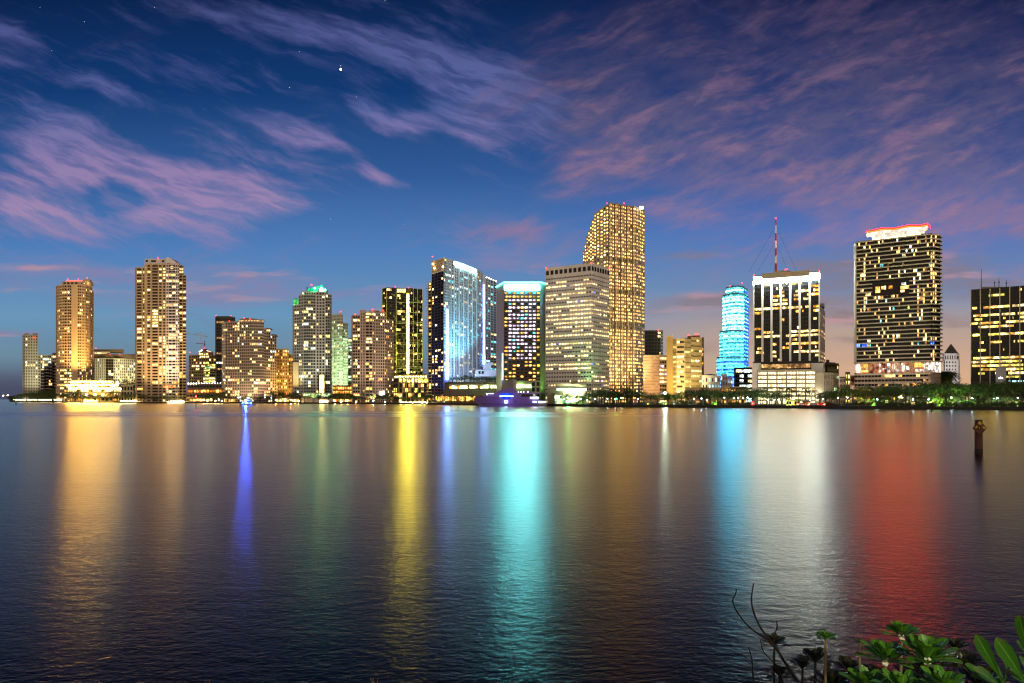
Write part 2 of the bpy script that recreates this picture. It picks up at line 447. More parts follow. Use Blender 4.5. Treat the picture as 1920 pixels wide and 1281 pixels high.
# ------------------------------------------------------------------ water, land
m, nt, out = newmat('bay_water'); E.nt = nt
p = nd(nt, 'ShaderNodeBsdfGlossy', distribution='BECKMANN'); p.inputs['Color'].default_value = (.86, .82, .74, 1)
g = nd(nt, 'ShaderNodeNewGeometry'); sp = nd(nt, 'ShaderNodeSeparateXYZ'); nt.links.new(g.outputs['Position'], sp.inputs[0])
wx, wy = E(sp.outputs[0]), E(sp.outputs[1])
# long smooth wakes and wind lanes across the bay
lane = noise(vec(wx*.004, wy*.022, 2.), 1, 4, .6)
wk = noise(vec(wx*.003, wy*.010, 7.), 1, 2) - .5
yw = wy + wk*70.
wake = smooth(yw, 180, 205) * (1.0 - smooth(yw, 250, 290)) * (1.0 - smooth(wx, 10, 70))
rough = .205 + (lane - .5)*.10 + wake*smooth(noise(vec(wx*.006, wy*.12, 3.), 1, 3), .35, .6)*.16
nt.links.new(E.op('MAXIMUM', rough, .05).v, p.inputs['Roughness'])
h1 = noise(vec(wx*1.5 + wy*.3, wy*2.6, 0.), 1, 3, .6, .4); h2 = noise(vec(wx*5.0 - wy*1.2, wy*8.5, 4.), 1, 3, .6, .5); h3 = noise(vec(wx*.12, wy*.3, 9.), 1, 2)
hh = h1*.040 + h2*.024 + h3*.045 + noise(vec(wx*.05, wy*.09, 1.), 1, 2)*.06
b = nd(nt, 'ShaderNodeBump'); b.inputs['Strength'].default_value = 1.0; b.inputs['Distance'].default_value = .55
nt.links.new(hh.v, b.inputs['Height']); nt.links.new(b.outputs[0], p.inputs['Normal'])
deep = nd(nt, 'ShaderNodeBsdfDiffuse'); deep.inputs[0].default_value = (.002, .004, .009, 1); fr_ = nd(nt, 'ShaderNodeFresnel'); fr_.inputs[0].default_value = 1.19
nt.links.new(b.outputs[0], fr_.inputs['Normal']); mw = nd(nt, 'ShaderNodeMixShader'); p2 = nd(nt, 'ShaderNodeBsdfGlossy', distribution='BECKMANN'); p2.inputs['Color'].default_value = (.86, .82, .74, 1); p2.inputs['Roughness'].default_value = .335; nt.links.new(b.outputs[0], p2.inputs['Normal']); m2 = nd(nt, 'ShaderNodeMixShader'); m2.inputs[0].default_value = .26; nt.links.new(p.outputs[0], m2.inputs[1]); nt.links.new(p2.outputs[0], m2.inputs[2])
nt.links.new(fr_.outputs[0], mw.inputs[0]); nt.links.new(deep.outputs[0], mw.inputs[1]); nt.links.new(m2.outputs[0], mw.inputs[2])
nt.links.new(mw.outputs[0], out.inputs[0]); WATER = m
mb = MB(); mb.quad((-26000, -60, 0), (26000, -60, 0), (26000, 40000, 0), (-26000, 40000, 0))
tag(mb.build('water', WATER), kind='structure')

SHORE = [(18, 1420), (60, 1230), (110, 1120), (180, 1030), (250, 940), (350, 890), (420, 860), (550, 800), (680, 752), (750, 720), (825, 650), (870, 575), (905, 545), (1030, 500), (1090, 462), (1150, 432), (1400, 396), (1600, 356), (1920, 312), (2150, 300)]
def shore_d(px):
    for (a, da), (b_, db) in zip(SHORE, SHORE[1:]):
        if a <= px <= b_: return da + (db-da)*(px-a)/(b_-a)
    return SHORE[0][1] if px < SHORE[0][0] else SHORE[-1][1]
def groundmat(name, c1, c2, s=.15):
    m, nt, out = newmat(name)
    p = nd(nt, 'ShaderNodeBsdfPrincipled'); g = nd(nt, 'ShaderNodeNewGeometry')
    nz = nd(nt, 'ShaderNodeTexNoise'); nz.inputs['Scale'].default_value = s; nz.inputs['Detail'].default_value = 8
    nt.links.new(g.outputs['Position'], nz.inputs['Vector'])
    mx = nd(nt, 'ShaderNodeMix', data_type='RGBA'); nt.links.new(nz.outputs['Fac'], mx.inputs[0])
    mx.inputs[6].default_value = (*c1, 1); mx.inputs[7].default_value = (*c2, 1)
    nt.links.new(mx.outputs[2], p.inputs['Base Color']); p.inputs['Roughness'].default_value = .9
    nt.links.new(p.outputs[0], out.inputs[0]); return m
GRASS = groundmat('lawn_and_soil', (.02, .045, .012), (.05, .07, .025))
PAVE = groundmat('pavement', (.16, .15, .13), (.26, .24, .21), .4)
sp_ = [W(*s) for s in SHORE]
mb = MB(); ring = sp_ + [(700, 2500), (700, 6000), (-3000, 6000), (-1250, 1700)]
mb.poly([(x, y, GZ) for x, y in ring])
tag(mb.build('ground', GRASS), kind='structure')
mb = MB(); w = 7.0
for a, b_ in zip(sp_, sp_[1:]):
    mb.quad((a[0], a[1]+1.2, GZ+.02), (b_[0], b_[1]+1.2, GZ+.02), (b_[0], b_[1]+w, GZ+.02), (a[0], a[1]+w, GZ+.02))
tag(mb.build('promenade', PAVE), kind='structure')
mb = MB()
for a, b_ in zip(sp_, sp_[1:]): mb.pbox(a, b_, -1.2, 0, -2, GZ+.15)
mb.pbox((sp_[0][0]-60, 1700), sp_[0], -1.2, 0, -2, GZ+.15)
tag(mb.build('seawall', wallmat('dark_seawall_concrete', (.035, .033, .03), .85)), 'dark concrete seawall running along the whole far shore', 'seawall')
# the bank under the viewer
m = groundmat('bank_soil', (.03, .025, .018), (.06, .05, .03), 2.)
mb = MB(); rows = [(-40, 3.4), (0, 3.3), (1.8, 3.2), (3.2, 2.75), (5.5, 2.0), (8.5, .4), (11, -1.2)]
xs = [-60 + 4*i for i in range(31)]
rr = random.Random(5)
hz = [[z + rr.uniform(-.12, .12) for _ in xs] for _, z in rows]
for i in range(len(rows)-1):
    for j in range(len(xs)-1):
        mb.quad((xs[j], rows[i][0], hz[i][j]), (xs[j+1], rows[i][0], hz[i][j+1]), (xs[j+1], rows[i+1][0], hz[i+1][j+1]), (xs[j], rows[i+1][0], hz[i+1][j]))
tag(mb.build('bank', m, smooth=True), kind='structure')
# ------------------------------------------------------------------ towers, left of the bay
WARMW = wallmat('warm_tan_stucco', (.52, .40, .25)); PINKW = wallmat('rosy_stucco', (.50, .40, .33)); GREYW = wallmat('grey_concrete', (.36, .35, .33))
OCHRE = wallmat('ochre_stucco', (.46, .30, .12)); DARKW = wallmat('dark_bronze_cladding', (.05, .045, .04), .4); BROWNW = wallmat('brown_cladding', (.16, .115, .07))
LAV = wallmat('cool_white_stucco', (.60, .57, .58))
def lowfirst(j, nf, q): return q*(2.2 if j < nf*.35 else .7)

# slender pale slab at the far left
b = Building('apartment_building', 'slender pale slab at the far left end of the skyline with a dark roof box', 42, 1300, wallmat('greenish_pale_stucco', (.42, .42, .33)))
b.prism([(42, 1305), (47, 1298), (71, 1300)], 628, 5.4, [dict(nb=2), dict(nb=5, wf=.5, hf=.5, lit=lits(1, .14, 'wcp'))], 20, ref=1)
b.prism([(71, 1301), (76, 1306)], 667, 5.4, dict(nb=1, lit=lits(2, .15)), 18)
b.part('penthouse', BROWNW).pxbox(46, 54, 625.5, 629, 1304, 10); b.part('penthouse', BROWNW).pxbox(61, 71, 625.5, 629, 1304, 10)
b.beacon(64, 633, 1297); b.finish()
b = Building('apartment_building', 'long pale yellow block with scattered bright rooms just behind the slender far left slab', 76, 1330, wallmat('greenish_pale_stucco', (.42, .42, .33)))
b.prism([(76, 1330), (96, 1335), (105, 1340)], 666, 5.2, [dict(nb=6, lit=lits(3, .42, 'wcp')), dict(nb=3, lit=lits(4, .3))], 20)
b.part('penthouse', BROWNW).pxbox(98, 106, 662, 667, 1342, 10); b.finish()
b = Building('apartment_building', 'dark stepped block with pale balcony edges, just left of the golden round tower', 76, 1230, DARKW)
for x0, x1, t in ((76, 83, 695), (83, 91, 688), (91, 98, 683), (98, 107, 680)):
    b.prism([(x0, 1230+x1-x0), (x1, 1230)], t, 5.6, dict(nb=2, wf=.8, hf=.6, lit=lits(x0, .1), bal=[(0, 1, 1.4, .22, PINKW)]), 30)
b.finish()

# golden round-fronted tower
b = Building('residential_tower', 'tall golden floodlit tower with rounded bays and arched crown above the yellow terraces', 140, 1130, WARMW)
F1 = lambda s, p=.2: lits(s, p, 'wwgp', .4, lowfirst)
z0, z1, _ = b.prism([(104.6, 1146), (107, 1136), (112, 1129), (120, 1126), (136, 1124), (145, 1124), (153, 1126), (161, 1131), (168, 1139), (173, 1150)], 534, 4.9,
    [dict(nb=1, wf=.5), dict(nb=2, wf=.6, lit=F1(11)), dict(nb=2, wf=.72, lit=F1(12)), dict(cols=[(.05, .3), (.42, .62), (.66, .84)], lit=F1(13, .3), bal=[(.02, .9, 1.2, .14, None)]), dict(plain=True),
     dict(cols=[(.1, .5), (.62, .9)], lit=F1(15, .15)), dict(nb=3, wf=.5, lit=F1(16, .12)), dict(nb=3, wf=.55, lit=F1(17, .1)), dict(nb=2, wf=.5, lit=F1(18, .1))], 30, ref=4)
b.prism([(168, 1150), (176, 1158)], 546, 4.9, dict(nb=3, wf=.5), 24)
b.one('crown', WARMW).extr([P3(x, y, 1137) for x, y in ((152, 536), (152, 530), (155, 526), (159, 523.4), (162.5, 522.5), (166, 524.5), (169.5, 530), (170, 536))], 8)
b.one('crown_window', LIT['d']).extr([P3(x, y, 1136.4) for x, y in ((156, 535), (156.5, 530), (159.5, 527), (163.5, 526.8), (166.5, 530.5), (167, 535))], .5)
b.part('penthouse', WARMW).pxbox(116, 152, 527.5, 534.5, 1136, 14)
for x in (119, 126, 133, 141): b.one('penthouse_window', GLASS).pxbox(x, x+4, 529.5, 533, 1135.6, .5)
b.one('crown_light', litmat('red_crown_glow', (1, .07, .05), 5, 0, sample=True)).pxbox(124, 156, 525.8, 527.4, 1138, 3)
for px in (127, 147, 163): b.beacon(px, 523.5 if px < 160 else 521.5, 1138, .9)
b.finish()

# grey-roofed mid block
b = Building('apartment_building', 'broad mid-height block with pale piers and dark stepped roof behind the golden tower', 215, 1210, wallmat('pale_yellow_stucco', (.55, .52, .36)))
gy = lambda s, p=.12: lits(s, p, 'pwc', .3)
b.prism([(172, 1224), (178, 1218), (198, 1213)], 673, 5.2, [dict(nb=2, wf=.7), dict(nb=5, wf=.55, hf=.62, lit=gy(21), rec=1)], 30)
b.prism([(198, 1219), (213, 1219)], 673, 5.2, dict(nb=3, wf=.85, hf=.7, lit=gy(22, .22), wall=BROWNW, bal=[(0, 1, 1, .15, BROWNW)]), 30)
b.prism([(213, 1213), (232, 1219), (254, 1236)], 673, 5.2, [dict(nb=5, wf=.5, hf=.62, lit=gy(23, .2), rec=1), dict(nb=6, wf=.6, hf=.62, lit=gy(24, .25), rec=1)], 30)
for px0, px1, a, c in ((174, 232, 655, 661), (172, 206, 661, 673.5), (205, 253, 664, 673.5)): b.part('mansard_roof', BROWNW).pxbox(px0, px1, a, c, 1222, 22)
b.part('cornice', PALE).pxbox(174, 206, 659.5, 661.5, 1219, 4)
b.one('roof_band_light', LIT['p']).pxbox(176, 200, 661.8, 663, 1221, .6)
for px in (180, 206, 225): b.beacon(px, 653.5 if px == 180 else 665, 1218, .9)
b.finish()

# blazing yellow terraces
b = Building('hotel_terraces', 'low blazing yellow terraced podium stepping down to the shore under the golden tower', 170, 1050, wallmat('cream_stucco', (.72, .6, .38)))
for (a, c, t, zb_, dd) in ((129, 228, 728, None, 1062), (124, 222, 721.5, 727.5, 1074), (132, 212, 715.5, 721.5, 1088)):
    fr = [(a, dd+8), (a+14, dd), (c-16, dd), (c, dd+8)]
    b.prism(fr, t, 7, dict(nb=9, wf=.8, hf=.62, lit=lits(int(t), .78, 'vvvk', .4)), 20, zb=ZH(zb_, dd) if zb_ else None, ref=1, parapet=1.2)
    for p, q_ in zip(fr, fr[1:]): b.rep('terrace_lamp', litmat('terrace_lamp', (1, .58, .10), 230, 0, sample=True)).pbox(W(*p), W(*q_), 0.1, .6, ZH(t, dd)-.75, ZH(t, dd)-.25)
b.part('canopy', PALE).pxbox(214, 238, 718.5, 719.8, 1068, 12)
b.one('canopy_lamp', litmat('canopy_lamp', (1, .62, .14), 60, 0, sample=True)).ball(P3(220, 717.5, 1067), 1.6, 8)
b.finish()
b = Building('pavilion', 'small two-storey cream pavilion with square panes at the right end of the yellow terraces', 238, 1010, wallmat('cream_stucco', (.72, .6, .38)))
b.prism([(226.5, 1010), (249, 1010)], 723.5, 7, dict(nb=4, wf=.72, hf=.72, lit=lits(33, .12, 'd')), 14); b.finish()

# tan twin-gable tower
b = Building('residential_tower', 'tall tan tower with a pale curved gable, tallest on the left shore', 300, 945, wallmat('tan_stucco', (.47, .35, .21)))
T = lambda s, p=.3, pal='wwwgp': lits(s, p*.72, pal, .32)
b.prism([(253.5, 952), (256, 946), (271, 945)], 502.5, 4.15, [dict(nb=1, wf=.4), dict(cols=[(.06, .62), (.8, .97)], hf=.58, lit=T(41, .34), bal=[(.03, .66, 1.1, .2, None)])], 26, ref=1)
b.prism([(271, 943), (311, 943)], 496, 4.15, dict(cols=[(.13, .27), (.36, .62), (.68, .8), (.87, .97)], hf=.58, lit=T(42, .32), bal=[(.35, .63, 1.1, .2, None)]), 28)
b.prism([(311, 941), (336, 941)], 496, 4.15, dict(cols=[(.04, .15), (.2, .44), (.47, .72), (.76, .86), (.9, .98)], hf=.58, lit=T(43, .34), wall=LAV, bal=[(.2, .72, 1.2, .18, LAV)]), 28)
b.prism([(336, 947), (344.5, 947)], 502, 4.15, dict(cols=[(.1, .9)], hf=.6, lit=T(44)), 26)
b.prism([(336, 945), (349, 945)], 516.5, 4.15, dict(cols=[(.03, .44), (.54, .97)], hf=.62, lit=T(45, .34), bal=[(0, 1, 1.3, .2, None)]), 24)
b.one('gable', LAV).extr([P3(x, y, 941.4) for x, y in ((311, 497), (311, 483), (315, 482.6), (320, 484.5), (326, 489), (331, 493), (336, 495), (336, 497))], 16)
for px, py in ((313.5, 494), (320, 499)): b.one('gable_window', LIT['w'] if py > 495 else GLASS).pxbox(px, px+5, py, py+4.5, 941.1, .4)
b.part('penthouse', LAV).pxbox(271.5, 311, 485.5, 497, 950, 14)
for px in (273, 283.5, 288, 303.5): b.one('penthouse_window', GLASS).pxbox(px, px+4, 488, 491.5, 949.6, .5)
b.one('banner', litmat('orange_banner_glow', (1, .30, .08), 1.8, .6)).pxbox(306, 330, 722.5, 727.5, 939.5, .4)
b.one('entrance_glow', LIT['g']).pxbox(258, 268, 728, 731.5, 944, .4)
b.beacon(296, 483.5, 948); b.finish()

# cranes, far off
def crane(x, ytop, ybase, jl, jr, jy0, jy1, d, lab, c):
    k = empty('tower_crane', P3(x, ybase, d), lab, 'crane')
    mt = wallmat(c[0], c[1], .5); w = d/F*.85
    m1 = MB(); m1.tube([P3(x, ybase, d), P3(x, ytop, d)], w*.75, 4); m1.build('mast', mt, k)
    m1 = MB(); m1.tube([P3(jl, jy0, d), P3(jr, jy1, d)], w*.6, 4); m1.build('jib', mt, k)
    m1 = MB(); yc = jy0+(jy1-jy0)*(x-jl)/(jr-jl); m1.pxbox(x-1.3, x+1.3, yc, yc+3, d-.5, 3); m1.build('cab', mt, k)
    m1 = MB(); m1.tube([P3(x, ytop, d), P3((jl+x)/2, (jy0+yc)/2, d)], w*.2, 4); m1.tube([P3(x, ytop, d), P3(jr, jy1, d)], w*.2, 4); m1.build('stay', mt, k)
    m1 = MB(); m1.pxbox(jr-3, jr-.5, jy1-.5, jy1+2, d-1, 3); m1.build('counterweight', mt, k)
crane(376.5, 623.5, 662, 350, 389, 625, 631, 1330, 'taller tower crane with a long pale jib right of the tan tower', ('crane_white_paint', (.75, .77, .75)))
crane(383.3, 639, 660, 368, 385.5, 644.2, 645, 1250, 'short tower crane with a rust red jib rising just over the pointed roof', ('crane_red_paint', (.4, .12, .06)))

b = Building('apartment_building', 'golden brown block with a pointed lit roof below the two cranes', 385, 1120, wallmat('golden_brown_stucco', (.42, .29, .13)))
G2 = lambda s, p=.4: lits(s, p, 'ggwp', .5)
b.prism([(354, 1126), (359, 1118), (374, 1115), (392, 1115), (404, 1118), (418, 1124)], 667, 5, [dict(nb=1), dict(nb=4, wf=.75, lit=G2(51)), dict(nb=5, wf=.7, lit=G2(52)), dict(nb=3, wf=.7, lit=G2(53)), dict(nb=3, lit=G2(54))], 30)
b.prism([(372, 1122), (400, 1122)], 661, 5, dict(nb=6, wf=.6, lit=G2(55)), 16, zb=ZH(667, 1120))
b.part('pointed_roof', ROOFM).extr([P3(x, y, 1124) for x, y in ((371, 661), (379, 657), (383, 654), (388, 658), (396, 661))], 10)
b.one('roof_light', litmat('roof_edge_light', (1, .9, .7), 14, 0)).tube([P3(373, 660.4, 1123), P3(379, 656.6, 1123)], .5, 6); b.one('roof_light', LIT['k']).tube([P3(388, 657.4, 1123), P3(395, 660.4, 1123)], .5, 6)
for px, py in ((356, 661), (383.3, 653), (390, 659), (410, 665)): b.beacon(px, py, 1116, .9)
b.finish()
b = Building('office_block', 'rounded stepped block with pale green lit storeys in front of the pointed roof block', 398, 1060, wallmat('pale_green_stucco', (.45, .5, .33)))
for k, (ex, t, zb_) in enumerate(((0, 701, None), (1.5, 692, 701), (4, 686, 692), (8, 682.5, 686))):
    b.prism([(380.5+ex, 1076+k*2), (384+ex, 1066+k*2), (392+ex, 1060+k*2), (419, 1058+k*2)], t, 4.6, [dict(nb=2, wf=.9, hf=.5, lit=lits(60+k, .65, 'yep', .7)), dict(nb=3, wf=.9, hf=.5, lit=lits(65+k, .65, 'ype', .7)), dict(nb=7, wf=.9, hf=.5, lit=lits(70+k, .6, 'yep', .7))], 16, zb=ZH(zb_, 1060) if zb_ else None, ref=2, parapet=.6)
b.finish()

b = Building('office_tower', 'dark slim tower with faint lit storeys peeking out behind the broad grey slab', 420, 1010, DARKW)
b.prism([(403.5, 1012), (406, 1008), (441, 1010)], 595.5, 4.6, [dict(nb=1, wf=.4), dict(nb=10, wf=.92, hf=.5, lit=lambda j, nb, nf: ['d']*4+[None]*(nb-4) if j % 5 == 0 else (['c']*nb if j in (12, 27) else [None]*nb))], 26, ref=1)
b.part('penthouse', DARKW).pxbox(404, 436, 593, 596, 1014, 14)
for px in (405, 433): b.beacon(px, 592, 1010, .9)
b.finish()

b = Building('residential_tower', 'broad grey grid slab stepping down, behind the blue lit patrol boat', 466, 900, wallmat('pinkish_grey_concrete', (.40, .32, .25)))
S = lambda s, p=.24: lits(s, p*.85, 'wwgwc', .3)
b.prism([(416, 914), (422.5, 905), (449, 899)], 603.6, 3.9, [dict(nb=3, wf=.6, lit=S(81), wall=PALE), dict(cols=[(.02, .13), (.2, .31), (.36, .46), (.52, .62), (.68, .79), (.86, .97)], wf=.7, hf=.6, lit=S(82), bal=[(.34, .64, 1, .16, None)])], 26, ref=2)
b.prism([(449, 899), (472, 897), (495, 902)], 603.6, 3.9, [dict(nb=6, wf=.68, hf=.6, lit=S(83)), dict(nb=6, wf=.66, hf=.6, lit=S(84, .3))], 26)
b.prism([(495, 902), (507, 907)], 617, 3.9, dict(nb=3, wf=.66, hf=.6, lit=S(85, .3)), 24)
b.prism([(507, 907), (518.5, 914)], 629, 3.9, dict(nb=3, wf=.62, hf=.6, lit=S(86, .2)), 22)
b.prism([(448, 908), (458, 904), (480, 904), (495, 908)], 600, 4.5, dict(nb=4, wf=.6, lit=S(87, .4)), 14, zb=ZH(604, 903), ref=1)
b.part('curved_roof', BROWNW).extr([P3(x, y, 908) for x, y in ((448, 600), (453, 597.5), (464, 596.5), (480, 598), (494, 601.5))], 10)
b.part('curved_roof', BROWNW).extr([P3(x, y, 908) for x, y in ((495.5, 617), (497, 615), (504, 615), (507, 618))], 10)
b.part('curved_roof', BROWNW).extr([P3(x, y, 912) for x, y in ((507, 629), (509, 627), (515, 627), (518, 631))], 8)
for px, py in ((457, 596.5), (469, 598.5), (430, 602)): b.beacon(px, py, 904)
b.finish()

# lit garden terraces between the tan tower and the grey slab
b = Building('restaurant_terraces', 'low terraced restaurants with white terrace lamps between the tan tower and the grey slab', 385, 905, BROWNW)
for k, (a, c, t, zb_, pal, p) in enumerate(((349, 423, 738, None, 'god', .5), (351, 423, 729, 738, 'oog', .6), (351, 422, 720.5, 729, 'cyke', .75))):
    b.prism([(a, 905+k*10), (c, 900+k*10)], t, 6, dict(nb=12, wf=.85, hf=.5, lit=lits(90+k, p, pal, .5)), 26, zb=ZH(zb_, 905+k*10) if zb_ else None, parapet=1.1)
for px in range(353, 422, 5): b.rep('terrace_lamp', litmat('white_terrace_lamp', (.95, 1, .85), 26, 0)).ball(P3(px, 719.3, 924), .75, 6)
b.finish()

b = Building('apartment_building', 'orange brown block tucked between the broad grey slab and the green roofed tower', 533, 930, OCHRE)
b.prism([(518, 930), (541.5, 930)], 655.5, 4.5, dict(nb=8, wf=.55, lit=lits(95, .3, 'ggwa', .35)), 24)
b.prism([(541.5, 933), (550, 936)], 665, 4.5, dict(nb=3, wf=.6, lit=lits(96, .3, 'gwa')), 22); b.finish()

# green roof tower
b = Building('residential_tower', 'grey and white tower with curved balconies under a green lit gabled roof', 585, 830, wallmat('cool_grey_stucco', (.46, .46, .43)))
Q = lambda s, p=.2: lits(s, p*.8, 'ppwyc', .36)
TG = glassmat('teal_tinted_glass', (.02, .06, .06))
b.prism([(548.5, 846), (552, 840), (560, 838)], 572, 3.7, [dict(nb=2, glass=TG), dict(nb=2, wf=.8, hf=.6, lit=Q(101), glass=TG)], 24, ref=2)
b.prism([(560, 836), (566, 831), (578, 829), (591.5, 831)], 553.5, 3.7, [dict(cols=[(.1, .45), (.55, .9)], lit=Q(102), hf=.6), dict(cols=[(.03, .2), (.3, .62), (.68, .97)], hf=.66, lit=Q(103, .28), bal=[(.28, 1, 1.4, .2, None)], glass=TG), dict(cols=[(.02, .3), (.36, .62), (.7, .98)], hf=.66, lit=Q(104, .25), glass=TG, bal=[(0, 1, 1.4, .2, None)])], 26, ref=1)
b.prism([(591.5, 829), (610, 829)], 548, 3.7, dict(cols=[(.12, .3), (.4, .6), (.7, .9)], hf=.6, lit=Q(105, .12)), 26)
b.prism([(610, 830), (618.5, 833), (622, 842)], 552, 3.7, [dict(cols=[(.1, .5), (.6, .95)], hf=.7, glass=TG, lit=Q(106, .2), bal=[(.4, 1, 1.8, .14, None)]), dict(nb=1)], 24)
b.prism([(566, 836), (592, 836)], 547.5, 3.7, dict(nb=6, wf=.6, lit=Q(107, .5)), 18, zb=ZH(553.6, 836))
GRN = litmat('green_roof_glow', (.0, .85, .28), 2.4, .6, sample=True)
b.part('gabled_roof', wallmat('dark_green_roof', (.02, .10, .06), .5)).extr([P3(x, y, 838) for x, y in ((576, 547), (577, 542.5), (601, 535.5), (604, 547))], 14)
b.one('roof_edge_light', GRN).extr([P3(x, y, 837.2) for x, y in ((577, 545), (577, 542), (585, 540), (588, 542))], .6)
b.one('roof_edge_light', GRN).extr([P3(x, y, 833) for x, y in ((599.5, 537), (602.5, 533.8), (610, 542.5), (608.5, 544), (602.5, 536.6), (600.5, 538.6))], .8)
b.one('gable', wallmat('cool_grey_stucco', (.46, .46, .43))).extr([P3(x, y, 834) for x, y in ((596, 548.5), (597, 540), (602.5, 534.5), (610, 543), (610, 548.5))], 12)
b.one('gable_panel', litmat('cyan_gable_glow', (.25, 1, .85), 7, 0, sample=True)).extr([P3(x, y, 833.4) for x, y in ((599.5, 553), (599.5, 541), (602.5, 537.5), (607.5, 543), (607.5, 553))], .5)
b.one('rooftop_lantern', litmat('green_lantern_glow', (.10, .9, .16), 1.0, .5, sample=True)).pxbox(550.5, 559.5, 561, 572.5, 840, 8)
b.part('lantern_frame', DARKMETAL).pxbox(554.6, 555.3, 560.5, 572.5, 839.5, .4); b.part('lantern_frame', DARKMETAL).pxbox(550.3, 559.7, 560.2, 561, 839.6, 9)
b.one('blank_wall', wallmat('cream_stucco', (.72, .6, .38))).pxbox(549.5, 559.6, 679, 726, 835, 3); b.part('ledge', DARKW).pxbox(547.5, 560, 676.5, 679, 834, 5)
b.one('light_panel', litmat('yellow_shaft_glow', (1, .78, .24), 5.0, .35, 9, True)).pxbox(599.5, 607.5, 703.5, 736.5, 826.5, 1)
for a, c in ((596.3, 599.3), (607.7, 610)): b.part('shaft_frame', DARKW).pxbox(a, c, 702, 737, 826, 2)
b.part('podium', PALE).pxbox(565, 622, 737, 756, 812, 12)
for k in range(9): b.rep('podium_window', LIT['e' if k % 3 else 'p']).pxbox(567+k*5.8, 571.4+k*5.8, 738.5, 743, 811.5, .6)
b.one('lobby_glow', litmat('lobby_glow', (1, .75, .4), 20, .3, sample=True)).pxbox(599, 615, 751, 755, 811.4, .7)
b.one('roof_lamp', litmat('green_streak_lamp', (.02, .9, .34), 420, 0, sample=True)).ball(P3(590, 540.5, 835.5), 1.0, 8); b.one('roof_lamp', litmat('green_streak_lamp', (.02, .9, .34), 420, 0, sample=True)).ball(P3(609.5, 543.5, 832), .9, 8)  # small green lamps added to feed the green streak on the water
b.one('roof_mast', REDL).ball(P3(584, 534.5, 838), .9, 6); b.part('chimney', DARKW).pxbox(575, 577, 538, 545, 842, 3)
b.finish()

b = Building('residential_tower', 'pale green lit tower between the green roofed tower and the rosy tower', 635, 965, wallmat('pale_green_white', (.62, .68, .52)))
e = lambda s, p=.35: lits(s, p, 'eepc', .4)
b.prism([(620, 972), (631, 966), (643, 965)], 590, 4.2, [dict(nb=4, wf=.5, lit=e(111)), dict(nb=5, wf=.5, lit=e(112))], 24, ref=1)
b.prism([(643, 968), (652.5, 972)], 606.5, 4.2, dict(nb=4, wf=.45, lit=e(113, .4), bal=[(0, 1, 1, .12, None)]), 22)
b.part('penthouse', PALE).pxbox(636, 640, 586, 591, 970, 8); b.beacon(638.5, 584.5, 966, .9); b.finish()
b = Building('apartment_building', 'narrow pale block with stacked lit rooms squeezed beside the rosy tower', 655, 1010, wallmat('pale_green_white', (.62, .68, .52)))
b.prism([(649, 1010), (664, 1012)], 635, 4.8, dict(nb=4, wf=.7, lit=e(114, .7)), 22); b.finish()

b = Building('residential_tower', 'rosy beige tower with narrow piers and stepped roof before the dark glass tower', 698, 790, PINKW)
K = lambda s, p=.26, pal='ggwwp': lits(s, p*.72, pal, .32)
b.prism([(658.8, 796), (661.5, 790), (675, 789)], 592, 3.55, [dict(nb=1, wf=.4), dict(cols=[(.03, .3), (.36, .62), (.68, .95)], hf=.62, lit=K(121, .4), bal=[(.02, .96, 1.3, .2, None)])], 24, ref=1)
b.prism([(675, 787), (685, 787)], 586, 3.55, dict(cols=[(.22, .4), (.62, .84)], hf=.7, lit=K(122, .08)), 26)
b.prism([(685, 788), (701, 788)], 586, 3.55, dict(cols=[(.06, .42), (.48, .78), (.86, .97)], hf=.62, lit=K(123, .36), bal=[(.04, .8, 1.3, .2, None)]), 26)
b.prism([(701, 787), (724, 791)], 587, 3.55, dict(cols=[(.03, .1), (.2, .3), (.38, .48), (.56, .66), (.74, .84), (.9, .98)], hf=.62, lit=K(124, .28)), 26)
b.prism([(724, 792), (738, 800)], 600, 3.55, dict(nb=5, wf=.5, hf=.6, lit=K(125, .25), bal=[(0, 1, 1, .12, None)]), 24)
for a, c, t in ((674.5, 686, 581.5), (692, 711, 582), (704, 722, 584)): b.part('penthouse', PINKW).pxbox(a, c, t, 588, 794, 12)
b.one('entrance_glow', litmat('white_entrance_glow', (1, .93, .9), 5, .2, sample=True)).pxbox(712, 721, 734, 741.5, 786, .6)
for px, py in ((698.5, 580.5), (666, 589.5), (718, 582)): b.beacon(px, py, 792, .9)
b.finish()

# dark glass tower with the yellow light line
b = Building('office_tower', 'dark glass tower with one bright yellow vertical light line and thin lit floor edges', 755, 858, DARKW)
YB = wallmat('pale_yellow_floor_edge', (.55, .55, .22), .5)
def ylow(j, nf, q): return q
def yel(s, p):
    base = lits(s, p, 'yygp', .45)
    def f(j, nb, nf):
        r = random.Random(s*31+j); row = base(j, nb, nf); t = 1-j/nf
        return [k if k else ('m' if r.random() < .08 + .7*t else None) for k in row]
    return f
b.prism([(716.8, 866), (725, 856), (743, 858)], 540.5, 3.3, [dict(nb=4, wf=.9, hf=.74, lit=yel(131, .05), glass=GLASS), dict(nb=6, wf=.92, hf=.76, lit=yel(132, .06))], 30, ref=1)
b.prism([(743, 858), (761.5, 862)], 541.5, 3.3, dict(nb=7, wf=.9, hf=.74, lit=yel(133, .13)), 28)
b.prism([(761.5, 864), (767.5, 864.5)], 541.5, 3.3, dict(plain=True), 28)
b.prism([(767.5, 863), (792.5, 873)], 541.5, 3.3, dict(nb=9, wf=.92, hf=.76, lit=yel(134, .10)), 28)
